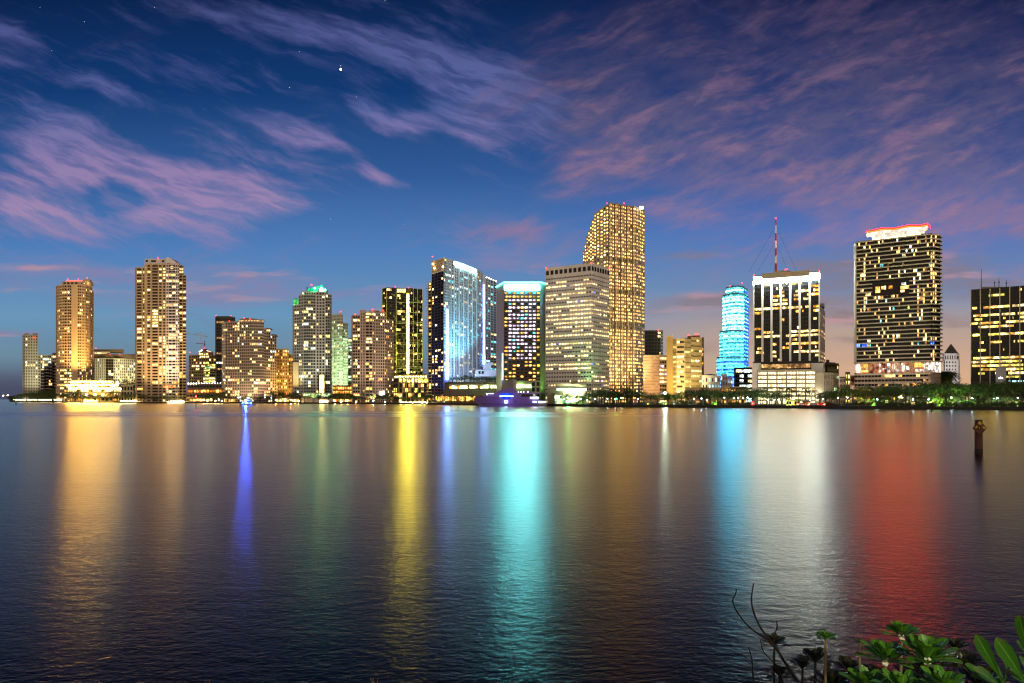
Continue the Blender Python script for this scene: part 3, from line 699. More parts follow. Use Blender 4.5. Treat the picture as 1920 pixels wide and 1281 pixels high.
for k, py in enumerate([567, 586, 604, 607, 625, 643, 646, 663, 674, 677, 688, 691, 696]):
    b.rep('floor_edge_light', litmat('yellow_floor_line', (.9, .85, .2), .55 if k < 4 else .9, .4)).pbox(W(743, 858), W(761.5, 862), 0, .5, ZH(py, 860)-.22, ZH(py, 860)+.22)
    b.rep('floor_edge_light', litmat('yellow_floor_line', (.9, .85, .2), .6, .4)).pbox(W(767.5, 863), W(792.5, 873), 0, .5, ZH(py, 866)-.22, ZH(py, 866)+.22)
for px, dd in ((716.8, 866), (725, 856), (743, 857.6), (775, 865.6), (783, 869), (792.3, 872.6)):
    x, y = W(px, dd); b.rep('mullion', YB).box(x-.35, x+.35, y-.5, y, GZ, ZH(541, dd))
for k in range(38):
    py = 551.5 + k*3.95; b.rep('light_line', litmat('yellow_light_line', (1, .78, .05), 60, .25, 3, True)).pxbox(762.6, 766.4, py, py+3.2, 862.5, 1.2)
for px in range(745, 761, 4): b.rep('sky_lounge_window', litmat('sky_lounge_glow', (1, .88, .3), 2.2, .3)).pxbox(px, px+3.5, 541.8, 548.5, 856.6, .8)
for px, py in ((741, 537.8), (766, 539.5), (719, 582.5)): b.beacon(px, py, 858, .9)
b.finish()
b = Building('podium_block', 'dark framed glass podium glowing yellow along its top storey under the dark glass tower', 770, 770, BROWNW)
b.prism([(737, 778), (748, 770), (806.5, 766)], 709, 6, [dict(nb=3, wf=.85, hf=.75, lit=lits(141, .6, 'yg', .5), rec=.8), dict(nb=10, wf=.86, hf=.76, lit=lambda j, nb, nf: [random.Random(j*50+i).choice('yyyp') if j == nf-1 else random.Random(j*77+i).choice([None, None, 'g', 'y', 'd', None]) for i in range(nb)], rec=.8)], 40, ref=1)
b.prism([(742, 786), (760, 784), (800, 784)], 703.5, 4, dict(nb=9, wf=.8, hf=.6, lit=lits(143, .8, 'yp', .5)), 26, zb=ZH(709, 782))
for k in range(9): x, y = W(748+k*7.2, 769); b.rep('column', YB).box(x-.4, x+.4, y-.7, y+.3, GZ, ZH(709, 769))
for k in range(14): b.rep('roof_lamp', litmat('roof_lamp_warm', (1, .85, .3), 20, 0, sample=True)).ball(P3(741+k*4.8, 706.5, 773), .6, 6)
b.part('roof_slab', wallmat('pale_roof_slab', (.5, .5, .36))).pxbox(736, 808, 708, 710, 764, 30)
b.finish()

spot('gold_floodlight', (*W(128, 1075), 30), P3(134, 640, 1126), 620000, (1, .58, .16), 60)
spot('gold_floodlight', (*W(160, 1078), 30), P3(160, 640, 1130), 620000, (1, .58, .16), 60)
spot('tan_floodlight', (*W(280, 885), 4), P3(290, 640, 943), 480000, (1, .66, .30), 75)
spot('tan_floodlight', (*W(330, 885), 4), P3(330, 620, 943), 190000, (1, .74, .48), 75)
spot('slab_floodlight', (*W(470, 850), 4), P3(466, 690, 900), 260000, (1, .70, .42), 85)
spot('pale_green_floodlight', (*W(633, 900), 18), P3(634, 690, 965), 420000, (.72, 1, .55), 60)
spot('pale_floodlight', (*W(585, 790), 4), P3(585, 680, 830), 110000, (.95, 1, .75), 80)
spot('rosy_floodlight', (*W(698, 748), 4), P3(698, 690, 788), 110000, (1, .72, .5), 80)
spot('ochre_floodlight', (*W(533, 890), 4), P3(533, 700, 930), 160000, (1, .6, .15), 75)
spot('yellow_floodlight', (*W(555, 815), 12), P3(555, 700, 835), 30000, (1, .8, .25), 60)
spot('pale_floodlight', (*W(70, 1240), 25), P3(60, 690, 1300), 300000, (1, .9, .6), 60)
spot('pale_floodlight', (*W(215, 1150), 34), P3(215, 700, 1213), 420000, (1, .9, .5), 70)
spot('yellow_floodlight', (*W(755, 835), 34), P3(762, 650, 860), 160000, (1, .9, .2), 75)
# ------------------------------------------------------------------ towers, centre and right
# white and blue wall of a tower
WS = wallmat('white_slab_stucco', (.66, .68, .70))
b = Building('residential_tower', 'tall white slab washed with cyan and blue light beside a dark corner face', 850, 700, WS)
b.prism([(802.5, 716), (813, 709)], 528.5, 2.9, dict(cols=[(.1, .5), (.6, .95)], wf=.7, hf=.6, lit=lits(151, .3, 'ggp', .5), wall=BROWNW, bal=[(-.2, .95, 1.5, .16, YB)]), 22, ref=1)
DK = wallmat('dark_indigo_cladding', (.035, .03, .055), .5)
b.prism([(809.5, 704), (832, 686)], 508, 2.9, dict(cols=[(.02, .16), (.28, .46), (.52, .72), (.78, .94)], hf=.62, lit=lits(152, .2, 'wwgpc', .4), wall=DK), 30, ref=1)
b.prism([(809.5, 704.2), (832, 686.2)], 483.6, 12, dict(plain=True, wall=wallmat('beige_crown', (.42, .34, .22))), 30, zb=ZH(508, 686), ref=1, parapet=.2)
for px, py, dd in ((811.5, 495, 701), (814, 503, 699.5), (830.5, 500, 686)): b.one('crown_lamp', litmat('crown_lamp', (1, .72, .25), 26, 0)).ball(P3(px, py, dd), .8, 8)
fr = [(832, 686), (840, 693), (851, 702)]
tq = lambda s, p=.18: lits(s, p, 'ttqpyc', .45)
BG = glassmat('blue_green_glass', (.03, .10, .12))
b.prism(fr, 483.6, 2.9, [dict(cols=[(.1, .3), (.4, .6), (.7, .9)], hf=.7, glass=BG, lit=tq(153, .12)), dict(cols=[(.1, .24), (.3, .44), (.72, .92)], hf=.7, glass=BG, lit=tq(154, .12))], 24)
fr2 = [(851, 703), (860, 710), (868.5, 718), (877, 727), (885, 737), (893, 748), (905.5, 768)]
for k, (a, c) in enumerate(zip(fr2, fr2[1:])):
    b.prism([a, c], 749-(749-483.6)*686/a[1], 2.9, dict(cols=[(.04, .27), (.31, .55), (.72, .97)] if k < 5 else [(.05, .2), (.25, .4), (.5, .68), (.75, .95)], hf=.66, rec=1.1, glass=BG, lit=tq(155+k, .24)), 22)
    t = .02
    x, y = a[0], a[1]
b.prism([(911, 778), (920, 790), (931.5, 806)], 522, 2.9, [dict(cols=[(.1, .4), (.55, .9)], hf=.66, glass=BG, lit=tq(165, .25)), dict(cols=[(.05, .4), (.5, .92)], hf=.66, glass=BG, lit=tq(166, .3))], 22)
for (a, da) in ((851, 702.5), (860, 709.5), (868.5, 717.5), (877, 726.5), (885, 736.5), (893, 747.5)):
    x, y = W(a, da); b.rep('pier', WS).box(x-.1, x+1.3, y-1.1, y+.2, GZ, ZH(485, 690)-4)
CY = litmat('cyan_white_parapet_glow', (.4, 1, 1), 14, .3, 6, True)
for a, c in zip(fr2, fr2[1:-1]):
    b.rep('crown_light', CY).pbox(W(*a), W(*c), 0.05, .6, ZH(483.6, 686)-5.5, ZH(483.6, 686)-.3)
for k in range(6): b.rep('roof_lamp', litmat('lavender_roof_lamp', (.75, .75, 1), 22, 0, sample=True)).ball(P3(908+k*4.4, 518.5+k*1.9, 785+k*4), .8, 6)
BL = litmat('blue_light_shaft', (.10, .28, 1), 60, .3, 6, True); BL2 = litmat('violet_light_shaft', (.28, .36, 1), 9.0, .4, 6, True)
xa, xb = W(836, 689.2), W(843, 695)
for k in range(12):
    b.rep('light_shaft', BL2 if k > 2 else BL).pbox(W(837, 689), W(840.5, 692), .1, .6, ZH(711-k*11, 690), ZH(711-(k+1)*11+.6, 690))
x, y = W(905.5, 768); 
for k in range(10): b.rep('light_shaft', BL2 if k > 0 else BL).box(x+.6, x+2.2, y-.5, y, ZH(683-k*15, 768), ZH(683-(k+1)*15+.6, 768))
b.prism([(905.5, 769), (911, 774)], 516, 20, dict(plain=True), 20)
for a, c, t, u_ in ((892, 931, 693.5, 706), (906, 921, 684, 694), (909, 924, 680, 684.5)): b.part('mechanical_box', WS).pxbox(a, c, t, u_, 705+(u_ < 700)*4, 14)
b.one('mechanical_louvre', GLASS).pxbox(897, 901, 696, 701, 704.4, .4); b.one('mechanical_louvre', GLASS).pxbox(903, 907, 696, 701, 704.4, .4)
b.beacon(811, 481.5, 700, .8); b.finish()
spot('blue_uplight', (*W(838, 676), 10), P3(840, 640, 693), 130000, (.1, .25, 1), 50)
spot('cyan_uplight', (*W(872, 660), 24), P3(872, 560, 728), 330000, (.16, .72, 1), 62)
spot('indigo_uplight', (*W(818, 655), 8), P3(822, 690, 695), 120000, (.16, .2, 1), 55)

b = Building('podium_block', 'long dark garage podium with a bright lit slot, below the cyan washed slab', 890, 615, wallmat('dark_garage_concrete', (.10, .09, .085)))
b.prism([(833, 640), (843, 626), (941, 606)], 717, 4.5, [dict(plain=True), dict(plain=True)], 60, ref=2)
gs = litmat('green_white_slot_light', (.75, 1, .35), 9, .9, 8, True)
pa, pb = W(843, 626), W(941, 606)
for k in range(20):
    t0, t1 = k/20, (k+.97)/20; L_ = lambda t: (pa[0]+(pb[0]-pa[0])*t, pa[1]+(pb[1]-pa[1])*t)
    b.rep('slot_light', [gs, LIT['v'], gs, litmat('pale_slot_light', (1, .95, .6), 5, .7, 6, True)][(k*7) % 4] if k else LIT['o']).pbox(L_(t0), L_(t1), .05, .5, ZH(728, 612), ZH(722.8, 612))
b.part('roof_slab', PALE).pbox(pa, pb, -1, 1.6, ZH(721.5, 612), ZH(720.8, 612))
for k in range(17):
    b.rep('arcade_lamp', LIT['g'] if k % 3 else LIT['v']).pxbox(817+k*4.4, 820.4+k*4.4, 743.5, 752, 611-(k*.2), .8)
b.part('arcade_roof', BROWNW).pxbox(814, 894, 741.5, 743, 603, 12)
b.finish()

# hotel slab with the glowing sign band
b = Building('hotel_tower', 'concrete framed slab hotel with a glowing cyan white sign band and turquoise roof line', 980, 580, wallmat('dark_brown_spandrel', (.075, .055, .05)))
CON = wallmat('purplish_concrete', (.34, .31, .31))
def hot(j, nb, nf):
    r = random.Random(900+j); row = []
    for i in range(nb):
        edge = i == 0 or i >= nb-1
        if j >= nf-2: row.append('t' if j == nf-1 and i % 2 else ('g' if r.random() < .5 else 'a'))
        elif j >= 12 and not edge: row.append('l' if r.random() < .78 else r.choice(['t', 'g', None, None, None]))
        elif j >= 11 and edge: row.append(r.choice(['a', 'g', None]))
        elif j < 2: row.append(None)
        else: row.append('g' if r.random() < .32 else ('a' if r.random() < .12 else None))
    return row
b.prism([(945, 580), (1013, 580)], 546, 3.1, dict(nb=9, wf=.64, hf=.42, lit=hot, rec=.5), 26)
b.prism([(945, 580), (1013, 580)], 531.5, 20, dict(plain=True, wall=CON), 26, zb=ZH(546, 580))
b.prism([(930.8, 602), (945, 578.5)], 531, 30, dict(plain=True, wall=CON), 30, ref=1)
b.prism([(1013, 578.5), (1030, 590)], 531, 30, dict(plain=True, wall=CON), 30)
SG = litmat('cyan_white_sign', (.14, .86, 1), 200, 0, sample=True)
b.one('sign_band', SG).pxbox(946.5, 1011.5, 535.4, 543.3, 579.2, .6)
for (p, q_) in (((930.8, 602), (945, 578.5)), ((945, 578), (1013, 578)), ((1013, 578.5), (1030, 590))):
    b.rep('roof_line_light', litmat('turquoise_roof_line', (.03, .75, .6), 30, 0, sample=True)).pbox(W(*p), W(*q_), .05, .6, ZH(531, 580)-.2, ZH(531, 580)+.7)
for k in range(18): b.rep('roof_lamp', litmat('turquoise_roof_lamp', (.35, 1, .85), 20, 0)).ball(P3(947+k*3.8, 529.2, 579), .45, 6)
for k in range(13): b.rep('corner_light', litmat('green_corner_line', (.16, 1, .42), 10, .2, 4, True)).pxbox(941.4, 943, 663+k*4, 666.6+k*4, 576.8, .5)
b.finish()
spot('green_uplight', (*W(1024, 562), 4), P3(1021, 690, 586), 330000, (.35, 1, .12), 60)
spot('blue_uplight', (*W(925, 560), 6), P3(937, 640, 592), 60000, (.25, .3, 1), 60)
b = Building('entrance_block', 'low hotel entrance block with a green lit canopy behind the purple yacht', 985, 562, wallmat('dull_grey_concrete', (.22, .21, .21)))
b.prism([(941, 566), (968, 562)], 714, 14, dict(plain=True), 30, ref=1); b.prism([(962, 561), (968, 559)], 713, 14, dict(plain=True, wall=CON), 30)
b.prism([(968, 560), (996, 559)], 716, 6, dict(plain=True), 18)
for k in range(8): b.rep('canopy_light', litmat('lime_canopy_light', (.55, 1, .22), 12, .8, 5, True)).pxbox(968.5+k*3.4, 971.6+k*3.4, 721.5, 727, 558.2, .5)
b.prism([(996, 558), (1013, 557)], 715, 5, dict(cols=[(.08, .42), (.58, .92)], hf=.7, wall=wallmat('green_washed_wall', (.3, .4, .22))), 16)
b.finish()

for px_ in (1019, 1026): pass
# big concrete office block
b = Building('office_tower', 'pale concrete office block with rows of small lit windows under a blank band', 1085, 545, wallmat('office_concrete', (.54, .52, .48)))
OC = lambda s, p=.62: lits(s, p, 'ppwpg', .7)
def offl(s, p):
    base = lits(s, p, 'ppppwpb', .6)
    def f(j, nb, nf):
        row = base(j, nb, nf)
        if j >= nf-1: return [None]*nb
        return ['p' if (k == 'b' and (i+j) % 9) else k for i, k in enumerate(row)]
    return f
zt = ZH(495, 540)
b.prism([(1022.5, 562), (1109, 540)], 511.5, 3.35, dict(nb=17, wf=.70, hf=.36, lit=offl(171, .55), rec=.7), 40, ref=1, roof=False)
b.prism([(1109, 540), (1142.6, 561)], 511.5, 3.35, dict(nb=9, wf=.66, hf=.36, lit=offl(172, .5), rec=.7), 30, roof=False)
b.prism([(1022.5, 562), (1109, 540)], 495, 20, dict(plain=True), 40, ref=1, zb=ZH(511.5, 540)); b.prism([(1109, 540), (1142.6, 561)], 495, 20, dict(plain=True), 30, zb=ZH(511.5, 540))
p0, p1 = W(1022.5, 562), W(1109, 540); p2 = W(1142.6, 561)
for a, c, n in ((p0, p1, 10), (p1, p2, 7)):
    for k in range(n):
        f_ = lambda t: (a[0]+(c[0]-a[0])*t, a[1]+(c[1]-a[1])*t)
        b.rep('louvre', GLASS).pbox(f_((k+.17)/n), f_((k+.83)/n), 0, .08, ZH(517, 540)+4.4-.3, ZH(517, 540)+7.6)
for px, py, dd in ((1023.5, 502.5, 560), (1109, 493, 540), (1141.5, 502.5, 560)): b.beacon(px, py, dd, .7)
b.finish()
b = Building('bank_pavilion', 'low concrete pavilion with a mint lit slot below the concrete office block', 1070, 510, wallmat('olive_concrete', (.26, .25, .16)))
b.prism([(1026, 512), (1100, 508)], 732, 6, dict(plain=True), 22)
b.prism([(1043, 514), (1100, 510)], 722, 6, dict(plain=True), 18, zb=ZH(731, 512))
for k in range(14): b.rep('slot_light', litmat('mint_slot_light', (.6, 1, .6), 6, .5, 5, True)).pxbox(1044+k*4, 1047.6+k*4, 728.3, 732.5, 506.5, .5)
b.prism([(1070, 516), (1083, 515)], 715, 9, dict(plain=True), 12, zb=ZH(723, 514)); b.finish()
k = empty('floodlight', (*W(1066, 488), GZ), 'green floodlight box standing by the mint lit concrete pavilion', 'floodlight'); mb = MB(); mb.pxbox(1062, 1069, 751, 754.5, 488, .4); mb.build('lamp_face', litmat('green_flood_lamp', (.06, 1, .10), 70, 0, sample=True), k); mb = MB(); x, y = W(1065, 488.6); mb.box(x-.15, x+.15, y-.1, y+.1, GZ, ZH(754.5, 488)); mb.build('post', DARKMETAL, k)
spot('green_uplight', (*W(1104, 524), 14), P3(1104, 690, 542), 22000, (.25, 1, .3), 55)

# tallest: saw-tooth stepped tower
b = Building('office_tower', 'tallest stepped tower with saw-tooth corner bays, nearly every window lit gold', 1165, 640, wallmat('brown_grey_granite', (.30, .26, .20)))
def gold(s):
    def f(j, nb, nf):
        r = random.Random(s*97+j)
        if j in (21, 22, 31, 40) : return [r.choice(['d', None, None]) for _ in range(nb)]
        p = .93 if j > 9 else .8
        return [r.choice('zzgggz') if r.random() < p*.94 else r.choice(['d', None]) for _ in range(nb)]
    return f
steps = [(1092.5, 1096, 471), (1096, 1099, 459), (1099, 1102.5, 445), (1102.5, 1106, 434), (1106, 1109.5, 424), (1109.5, 1113.5, 413), (1113.5, 1118, 401), (1118, 1124.5, 397), (1124.5, 1131, 391.5), (1131, 1141, 386)]
dd = lambda px: 660 - (px-1092.5)*.45
for k, (a, c, t) in enumerate(steps):
    b.prism([(a, dd(a)), (c, dd(c))], t, 3.35, dict(nb=1 if c-a < 8 else 2, wf=.56, hf=.48, lit=gold(180+k)), 40, ref=1)
z = [(1141, 640)]
for k in range(5):
    x0 = 1141 + k*11.2; z += [(x0+3.2, 634.5+k*3.2), (x0+11.2, 641+k*3.2)]
z += [(1209, 664)]
sp2 = []
for k in range(5): sp2 += [dict(nb=1, wf=.4, hf=.48, lit=gold(200+k)), dict(nb=2, wf=.52, hf=.5, lit=gold(210+k))]
sp2 += [dict(nb=4, wf=.55, hf=.5, lit=gold(220))]
b.prism(z, 383.5, 3.35, sp2, 36)
for i in range(0, len(z)-2, 2):
    x, y = W(*z[i+1]); b.rep('pier', wallmat('pale_granite_pier', (.5, .43, .3))).box(x-.45, x+.45, y-.8, y+.2, GZ, ZH(384, 640))
b.one('crown_lamp', litmat('crown_flood', (1, .9, .6), 12, 0)).pxbox(1199, 1206, 387, 392, 650, .5)
for px in (1138, 1170): b.beacon(px, 381.5, 645, .7)
b.finish()

b = Building('apartment_building', 'dark green glass block half hidden right of the tallest tower', 1226, 705, wallmat('dark_green_cladding', (.06, .075, .055), .5))
b.prism([(1205, 706), (1239, 705), (1243.5, 708)], 621, 3.5, [dict(nb=12, wf=.7, hf=.65, lit=lits(231, .16, 'ypc', .5)), dict(nb=1, wall=PINKW)], 22, ref=1); b.beacon(1234.5, 619.5, 704, .8); b.finish()
b = Building('civic_block', 'plain peach floodlit block between the tallest tower and the striped yellow block', 1225, 600, wallmat('peach_stone', (.62, .46, .30)))
b.prism([(1206, 601), (1237, 600)], 668, 2.6, dict(nb=16, wf=.35, hf=.4, lit=lits(232, .25, 'd'), rec=.35), 24)
b.prism([(1237, 602), (1250, 606)], 668, 3.4, dict(nb=3, wf=.9, hf=.5, lit=lits(233, .8, 'wlp', .8)), 22); b.finish()
spot('peach_floodlight', (*W(1222, 560), 4), P3(1222, 690, 600), 85000, (1, .62, .3), 75)

b = Building('office_block', 'bright yellow striped block with ribbon windows and a blank ochre end wall', 1285, 560, wallmat('yellow_cream_band', (.66, .56, .32)))
rb = lambda s, p: lits(s, p, 'ppkw', .8)
b.prism([(1250, 560), (1262, 558)], 632, 30, dict(plain=True, wall=wallmat('ochre_end_wall', (.52, .38, .15))), 40)
b.prism([(1262, 561), (1268, 556), (1284, 554), (1296, 560)], 637, 4.0, [dict(nb=3, wf=.96, hf=.42, lit=rb(241, .65), rec=.8), dict(nb=8, wf=.96, hf=.42, lit=rb(242, .6), rec=.8), dict(nb=6, wf=.96, hf=.42, lit=rb(243, .35), rec=.8)], 30, ref=1)
b.prism([(1296, 560), (1316, 566)], 634, 4.0, dict(nb=9, wf=.96, hf=.42, lit=rb(244, .4), rec=.8), 30)
b.prism([(1316, 590), (1320, 592)], 634, 4, dict(nb=1, wf=.5, lit=lits(245, .5, 'o'), wall=PINKW), 20)
for a, c, t in ((1280, 1310, 633.5), (1289, 1301, 630), (1300, 1312, 629)): b.part('penthouse', BROWNW).pxbox(a, c, t, 638, 570, 12)
for px, py in ((1291, 628.5), (1304, 627), (1308, 627)): b.beacon(px, py, 568, .7)
b.finish()
spot('amber_floodlight', (*W(1283, 520), 5), P3(1283, 690, 558), 130000, (1, .70, .24), 80)

b = Building('low_block', 'low white blue tinted block with a rounded roof left of the cyan tower base', 1335, 540, WS)
b.prism([(1316, 541), (1351, 540)], 706, 5, dict(nb=6, wf=.45, hf=.55, lit=lits(251, .4, 'cq')), 18)
b.part('rounded_roof', wallmat('teal_roof', (.08, .22, .25))).extr([P3(x, y, 543) for x, y in ((1318, 706), (1324, 702.5), (1333, 701), (1342, 702.5), (1349, 706))], 12)
b.finish()
b = Building('low_block', 'small lavender lit stepped block directly below the cyan tower', 1360, 545, wallmat('lavender_stucco', (.6, .56, .68)))
b.prism([(1351.5, 546), (1364, 545)], 704, 5, dict(nb=4, wf=.4, lit=lits(252, .3, 'ql')), 14); b.prism([(1364, 546), (1374, 547)], 709, 5, dict(nb=3, wf=.4, lit=lits(253, .3, 'ql')), 14); b.finish()
b = Building('low_block', 'long flat beige block with orange rooms just above the park trees', 1350, 470, wallmat('orange_beige_stucco', (.5, .36, .2)))
b.prism([(1285, 470), (1352, 470)], 729, 4, dict(nb=14, wf=.6, hf=.4, lit=lits(254, .3, 'od')), 18); b.prism([(1352, 472), (1400, 470)], 727, 4, dict(nb=10, wf=.6, hf=.4, lit=lits(255, .5, 'og')), 18)
b.finish()

# the cyan tower
b = Building('office_tower', 'round-fronted tower in three tiers banded with glowing cyan and blue light', 1375, 700, wallmat('blue_grey_cladding', (.12, .2, .26)))
def arc(x0, x1, x2, dn, bul):
    pts = []
    for k in range(7):
        t = k/6; pts.append((x0+(x1-x0)*t, dn + bul*(1-math.sin(math.pi*(.08+.62*t)))))
    return pts + [(x2, pts[-1][1]+22)]
tiers = [(arc(1344, 1394, 1403.5, 690, 24), 669.5, None, (.03, .36, 1), 1.5), (arc(1349.8, 1394, 1403.5, 693, 22), 620, 669.5, (.05, .56, 1), 1.7), (arc(1355, 1394.5, 1403.8, 696, 20), 551.5, 620, (.12, .80, 1), 1.9), (arc(1361, 1393, 1402, 700, 16), 537.5, 551.5, (.30, .95, .72), 1.6)]
for k, (fr, top, zb_, colr, st) in enumerate(tiers):
    fh = 3.9; nf = None
    wl = litmat('led_band_%s' % ['blue', 'azure', 'cyan', 'mint'][k], colr, st*6.5, .5, 3, True)  # bands glow in place of floodlight falling on the cladding
    wr = litmat('led_side_%s' % ['blue', 'azure', 'cyan', 'mint'][k], (.03, .16, 1), 1.7, .5, 3, True)
    z0_ = ZH(zb_, 693) if zb_ else GZ; z1_ = ZH(top, 693)
    n = max(2, round((z1_-z0_)/fh)); sps = []
    for i in range(len(fr)-1):
        sps.append(dict(nb=3, wf=.97, hf=.46, sill=.8, rec=.4, lit=(lambda s_: (lambda j, nb, nf: [random.Random(s_*99+j).choice('qttt')]*nb))(k) if k else (lambda j, nb, nf: ['t' if j % 2 else 'b']*nb), glass=GLASS))
    b.prism(fr, top, fh, sps, 26, zb=z0_ if zb_ else None, ref=3)
    zt_ = ZH(top, fr[3][1]); n = max(1, round((zt_-z0_)/fh)); fh = (zt_-z0_)/n
    for j in range(n):
        r = random.Random(k*100+j)
        for (a, c) in zip(fr, fr[1:]):
            m = wr if c == fr[-1] else wl
            b.rep('light_band', m).pbox(W(*a), W(*c), .02, .35, z0_+j*fh+.2, z0_+j*fh+1.55)
b.part('roof_mast', DARKMETAL).pxbox(1374, 1375, 533, 538, 708, .5); b.part('roof_mast', DARKMETAL).pxbox(1384, 1384.8, 534, 538, 708, .5)
for px, py in ((1369, 536.5), (1391, 530.5)): b.beacon(px, py, 705, .8)
b.finish(cap=100)
b = Building('office_block', 'dark low office block with white lit ribbons in front of the cyan tower', 1393, 600, wallmat('dark_slate_cladding', (.05, .055, .06), .5))
b.prism([(1376, 603), (1379, 599), (1410, 598)], 691, 4.4, [dict(nb=1, wf=.9), dict(nb=8, wf=.94, hf=.5, lit=lambda j, nb, nf: (['q']*nb if j == 0 else [random.Random(j*9+i//2).choice(['c', 'p', None, None, 'c']) for i in range(nb)]))], 22, ref=1); b.finish()

# the white banded tower with mast
b = Building('office_tower', 'dark glass tower with white piers, brilliant white top and red white mast', 1475, 510, wallmat('black_spandrel_glass', (.009, .009, .009), .35))
WP = wallmat('white_painted_pier', (.78, .78, .74), .55)
fr = [(1412, 520), (1537.5, 500)]
def bisc(s):
    def f(j, nb, nf):
        r = random.Random(s+j*13); row = []; k = None; p = r.choice([.15, .3, .5, .75, .3, .9])
        if j >= nf-3: p = .35
        for i in range(nb):
            if r.random() < .3: k = r.choice('gwppa') if r.random() < p else None
            row.append(k)
        return row
    return f
zb1 = ZH(693, 505)
b.prism(fr, 524, 3.0, dict(nb=42, wf=.9, hf=.55, rec=.3, lit=bisc(31)), 36, zb=zb1, ref=1, roof=False)
b.prism(fr, 510.5, 30, dict(plain=True, wall=WP), 36, zb=ZH(524, 500), ref=1)
pa, pb = W(*fr[0]), W(*fr[1]); LL = math.hypot(pb[0]-pa[0], pb[1]-pa[1])
at = lambda t, o=0: (pa[0]+(pb[0]-pa[0])*t, pa[1]+(pb[1]-pa[1])*t)
ts = [0.004, .145, .284, .424, .565, .705, .853, .995]
for t in ts:
    w_ = 1.1/LL/1.5; b.rep('pier', WP).pbox(at(max(0, t-w_)), at(min(1, t+w_)), 0, .9, GZ, ZH(524, 500)+.3)
b.part('roof_parapet', wallmat('olive_parapet', (.36, .36, .27))).pbox(at(.14), at(.855), -2, 1.4, ZH(510.5, 500)-2.2, ZH(510.5, 500)+2.0)
TOPW = litmat('roof_floodlight', (.88, 1, .95), 110, 0, sample=True)
for k in range(16): b.rep('roof_floodlight', TOPW).pbox(at(.145+k*.0444), at(.145+k*.0444+.036), .95, 1.5, ZH(523.5, 500)-.9, ZH(523.5, 500)+.9)
for k in (0, 1): b.rep('corner_floodlight', litmat('corner_floodlight_%d' % k, (.8, 1, .95), 110 + 90*k, 0, sample=True)).pbox(at(.01 if not k else .87), at(.13 if not k else .99), .95, 1.3, ZH(523, 500)-.6, ZH(523, 500)+3.8)
for t in ts[1:-1:1]:
    a_ = at(t); spot('pier_downlight', (a_[0], a_[1]-3.2, ZH(523, 500)), (a_[0], a_[1]+.2, ZH(560, 500)), 22000, (.9, 1, .92), 110, .8, .4)
b.prism([(1537.5, 501), (1547, 540)], 574, 3.2, dict(nb=4, wf=.5, hf=.5, lit=lits(272, .6, 'ypp', .5), wall=PALE), 20)
b.part('mechanical_box', LAV).pxbox(1537.5, 1546, 569, 575, 520, 14)
b.part('mechanical_box', wallmat('olive_parapet', (.36, .36, .27))).pxbox(1451, 1475, 507.5, 514, 520, 12); b.part('mechanical_box', DARKMETAL).pxbox(1474, 1482, 508, 512, 521, 5)
# white base with arcade
b.prism([(1412, 519), (1427, 516)], 681, 20, dict(plain=True, wall=WP), 30); b.prism([(1521, 500), (1544, 498)], 681, 20, dict(plain=True, wall=WP), 30)
b.prism([(1427, 514), (1521, 499)], 681, 6, dict(nb=1, wf=.98, hf=.6, lit=lambda j, nb, nf: ['d']*nb), 30, zb=ZH(693, 505))
b.part('ledge', WP).pbox(at(.1), at(.88), 1, 3, ZH(685, 505), ZH(681, 505)); b.part('ledge', WP).pbox(at(.1), at(.88), 1, 3, ZH(695, 505), ZH(692, 505))
# mast
mm = []
p = P3(1454.7, 508, 524); H_ = ZH(409, 524) - p[2]
for k in range(7):
    mb = b.one('mast_section', litmat('x', (1, 1, 1), 1, 0) if False else (wallmat('mast_red_paint', (.45, .05, .03), .5) if k % 2 == 0 else wallmat('mast_white_paint', (.75, .74, .7), .5)))
    mb.tube([(p[0], p[1], p[2]+H_*k/7), (p[0], p[1], p[2]+H_*(k+1)/7)], [.85-.06*k, .79-.06*k], 8)
for s_ in (-1, 1):
    for hh_ in (.55, .85): b.one('guy_wire', DARKMETAL).tube([(p[0], p[1], p[2]+H_*hh_), (p[0]+s_*22*hh_, p[1]+6, p[2])], .06, 4)
for py in (409, 455): b.beacon(1454.7, py, 523, .9)
for px, py in ((1413.5, 516), (1473, 505.5), (1476, 505), (1536, 508)): b.beacon(px, py, 505, .7)
b.finish()
spot('white_uplight', (*W(1420, 495), 4), P3(1420, 700, 517), 14000, (1, .95, .8), 70)
spot('white_uplight', (*W(1532, 478), 4), P3(1532, 700, 499), 7000, (1, .95, .8), 70)

b = Building('parking_garage', 'open parking garage with blazing white decks at the foot of the white piered tower', 1475, 490, wallmat('garage_white_beam', (.62, .55, .42)))
b.prism([(1420, 490), (1529, 484)], 696, 3.1, dict(nb=18, cols=[(i/18+.001, (i+1)/18-.001) for i in range(18)], hf=.55, rec=1.2, lit=lambda j, nb, nf: ['k' if random.Random(j*31+i).random() < .93 else 'w' for i in range(nb)]), 24, parapet=1.0)
for k in range(7): x, y = W(1420.5+k*18, 489.5-k); b.rep('column', wallmat('garage_white_beam', (.62, .55, .42))).box(x-.35, x+.35, y-.8, y+.2, GZ, ZH(696, 488))
b.finish()
b = Building('annex_block', 'plain cream annex right of the parking garage', 1551, 480, wallmat('cream_annex', (.66, .6, .46)))
b.prism([(1529, 482), (1545, 480), (1561, 484), (1573, 490)], 701, 4, [dict(plain=True), dict(nb=4, wf=.4, hf=.7, wall=PALE), dict(nb=4, wf=.5, hf=.5, lit=lits(281, .2, 'e'))], 20, ref=1); b.finish()
spot('warm_floodlight', (*W(1545, 455), 3), P3(1545, 715, 481), 9000, (1, .9, .6), 75)
b = Building('apartment_building', 'olive block with a dark hipped roof behind the cream annex', 1560, 545, wallmat('olive_stucco', (.22, .19, .10)))
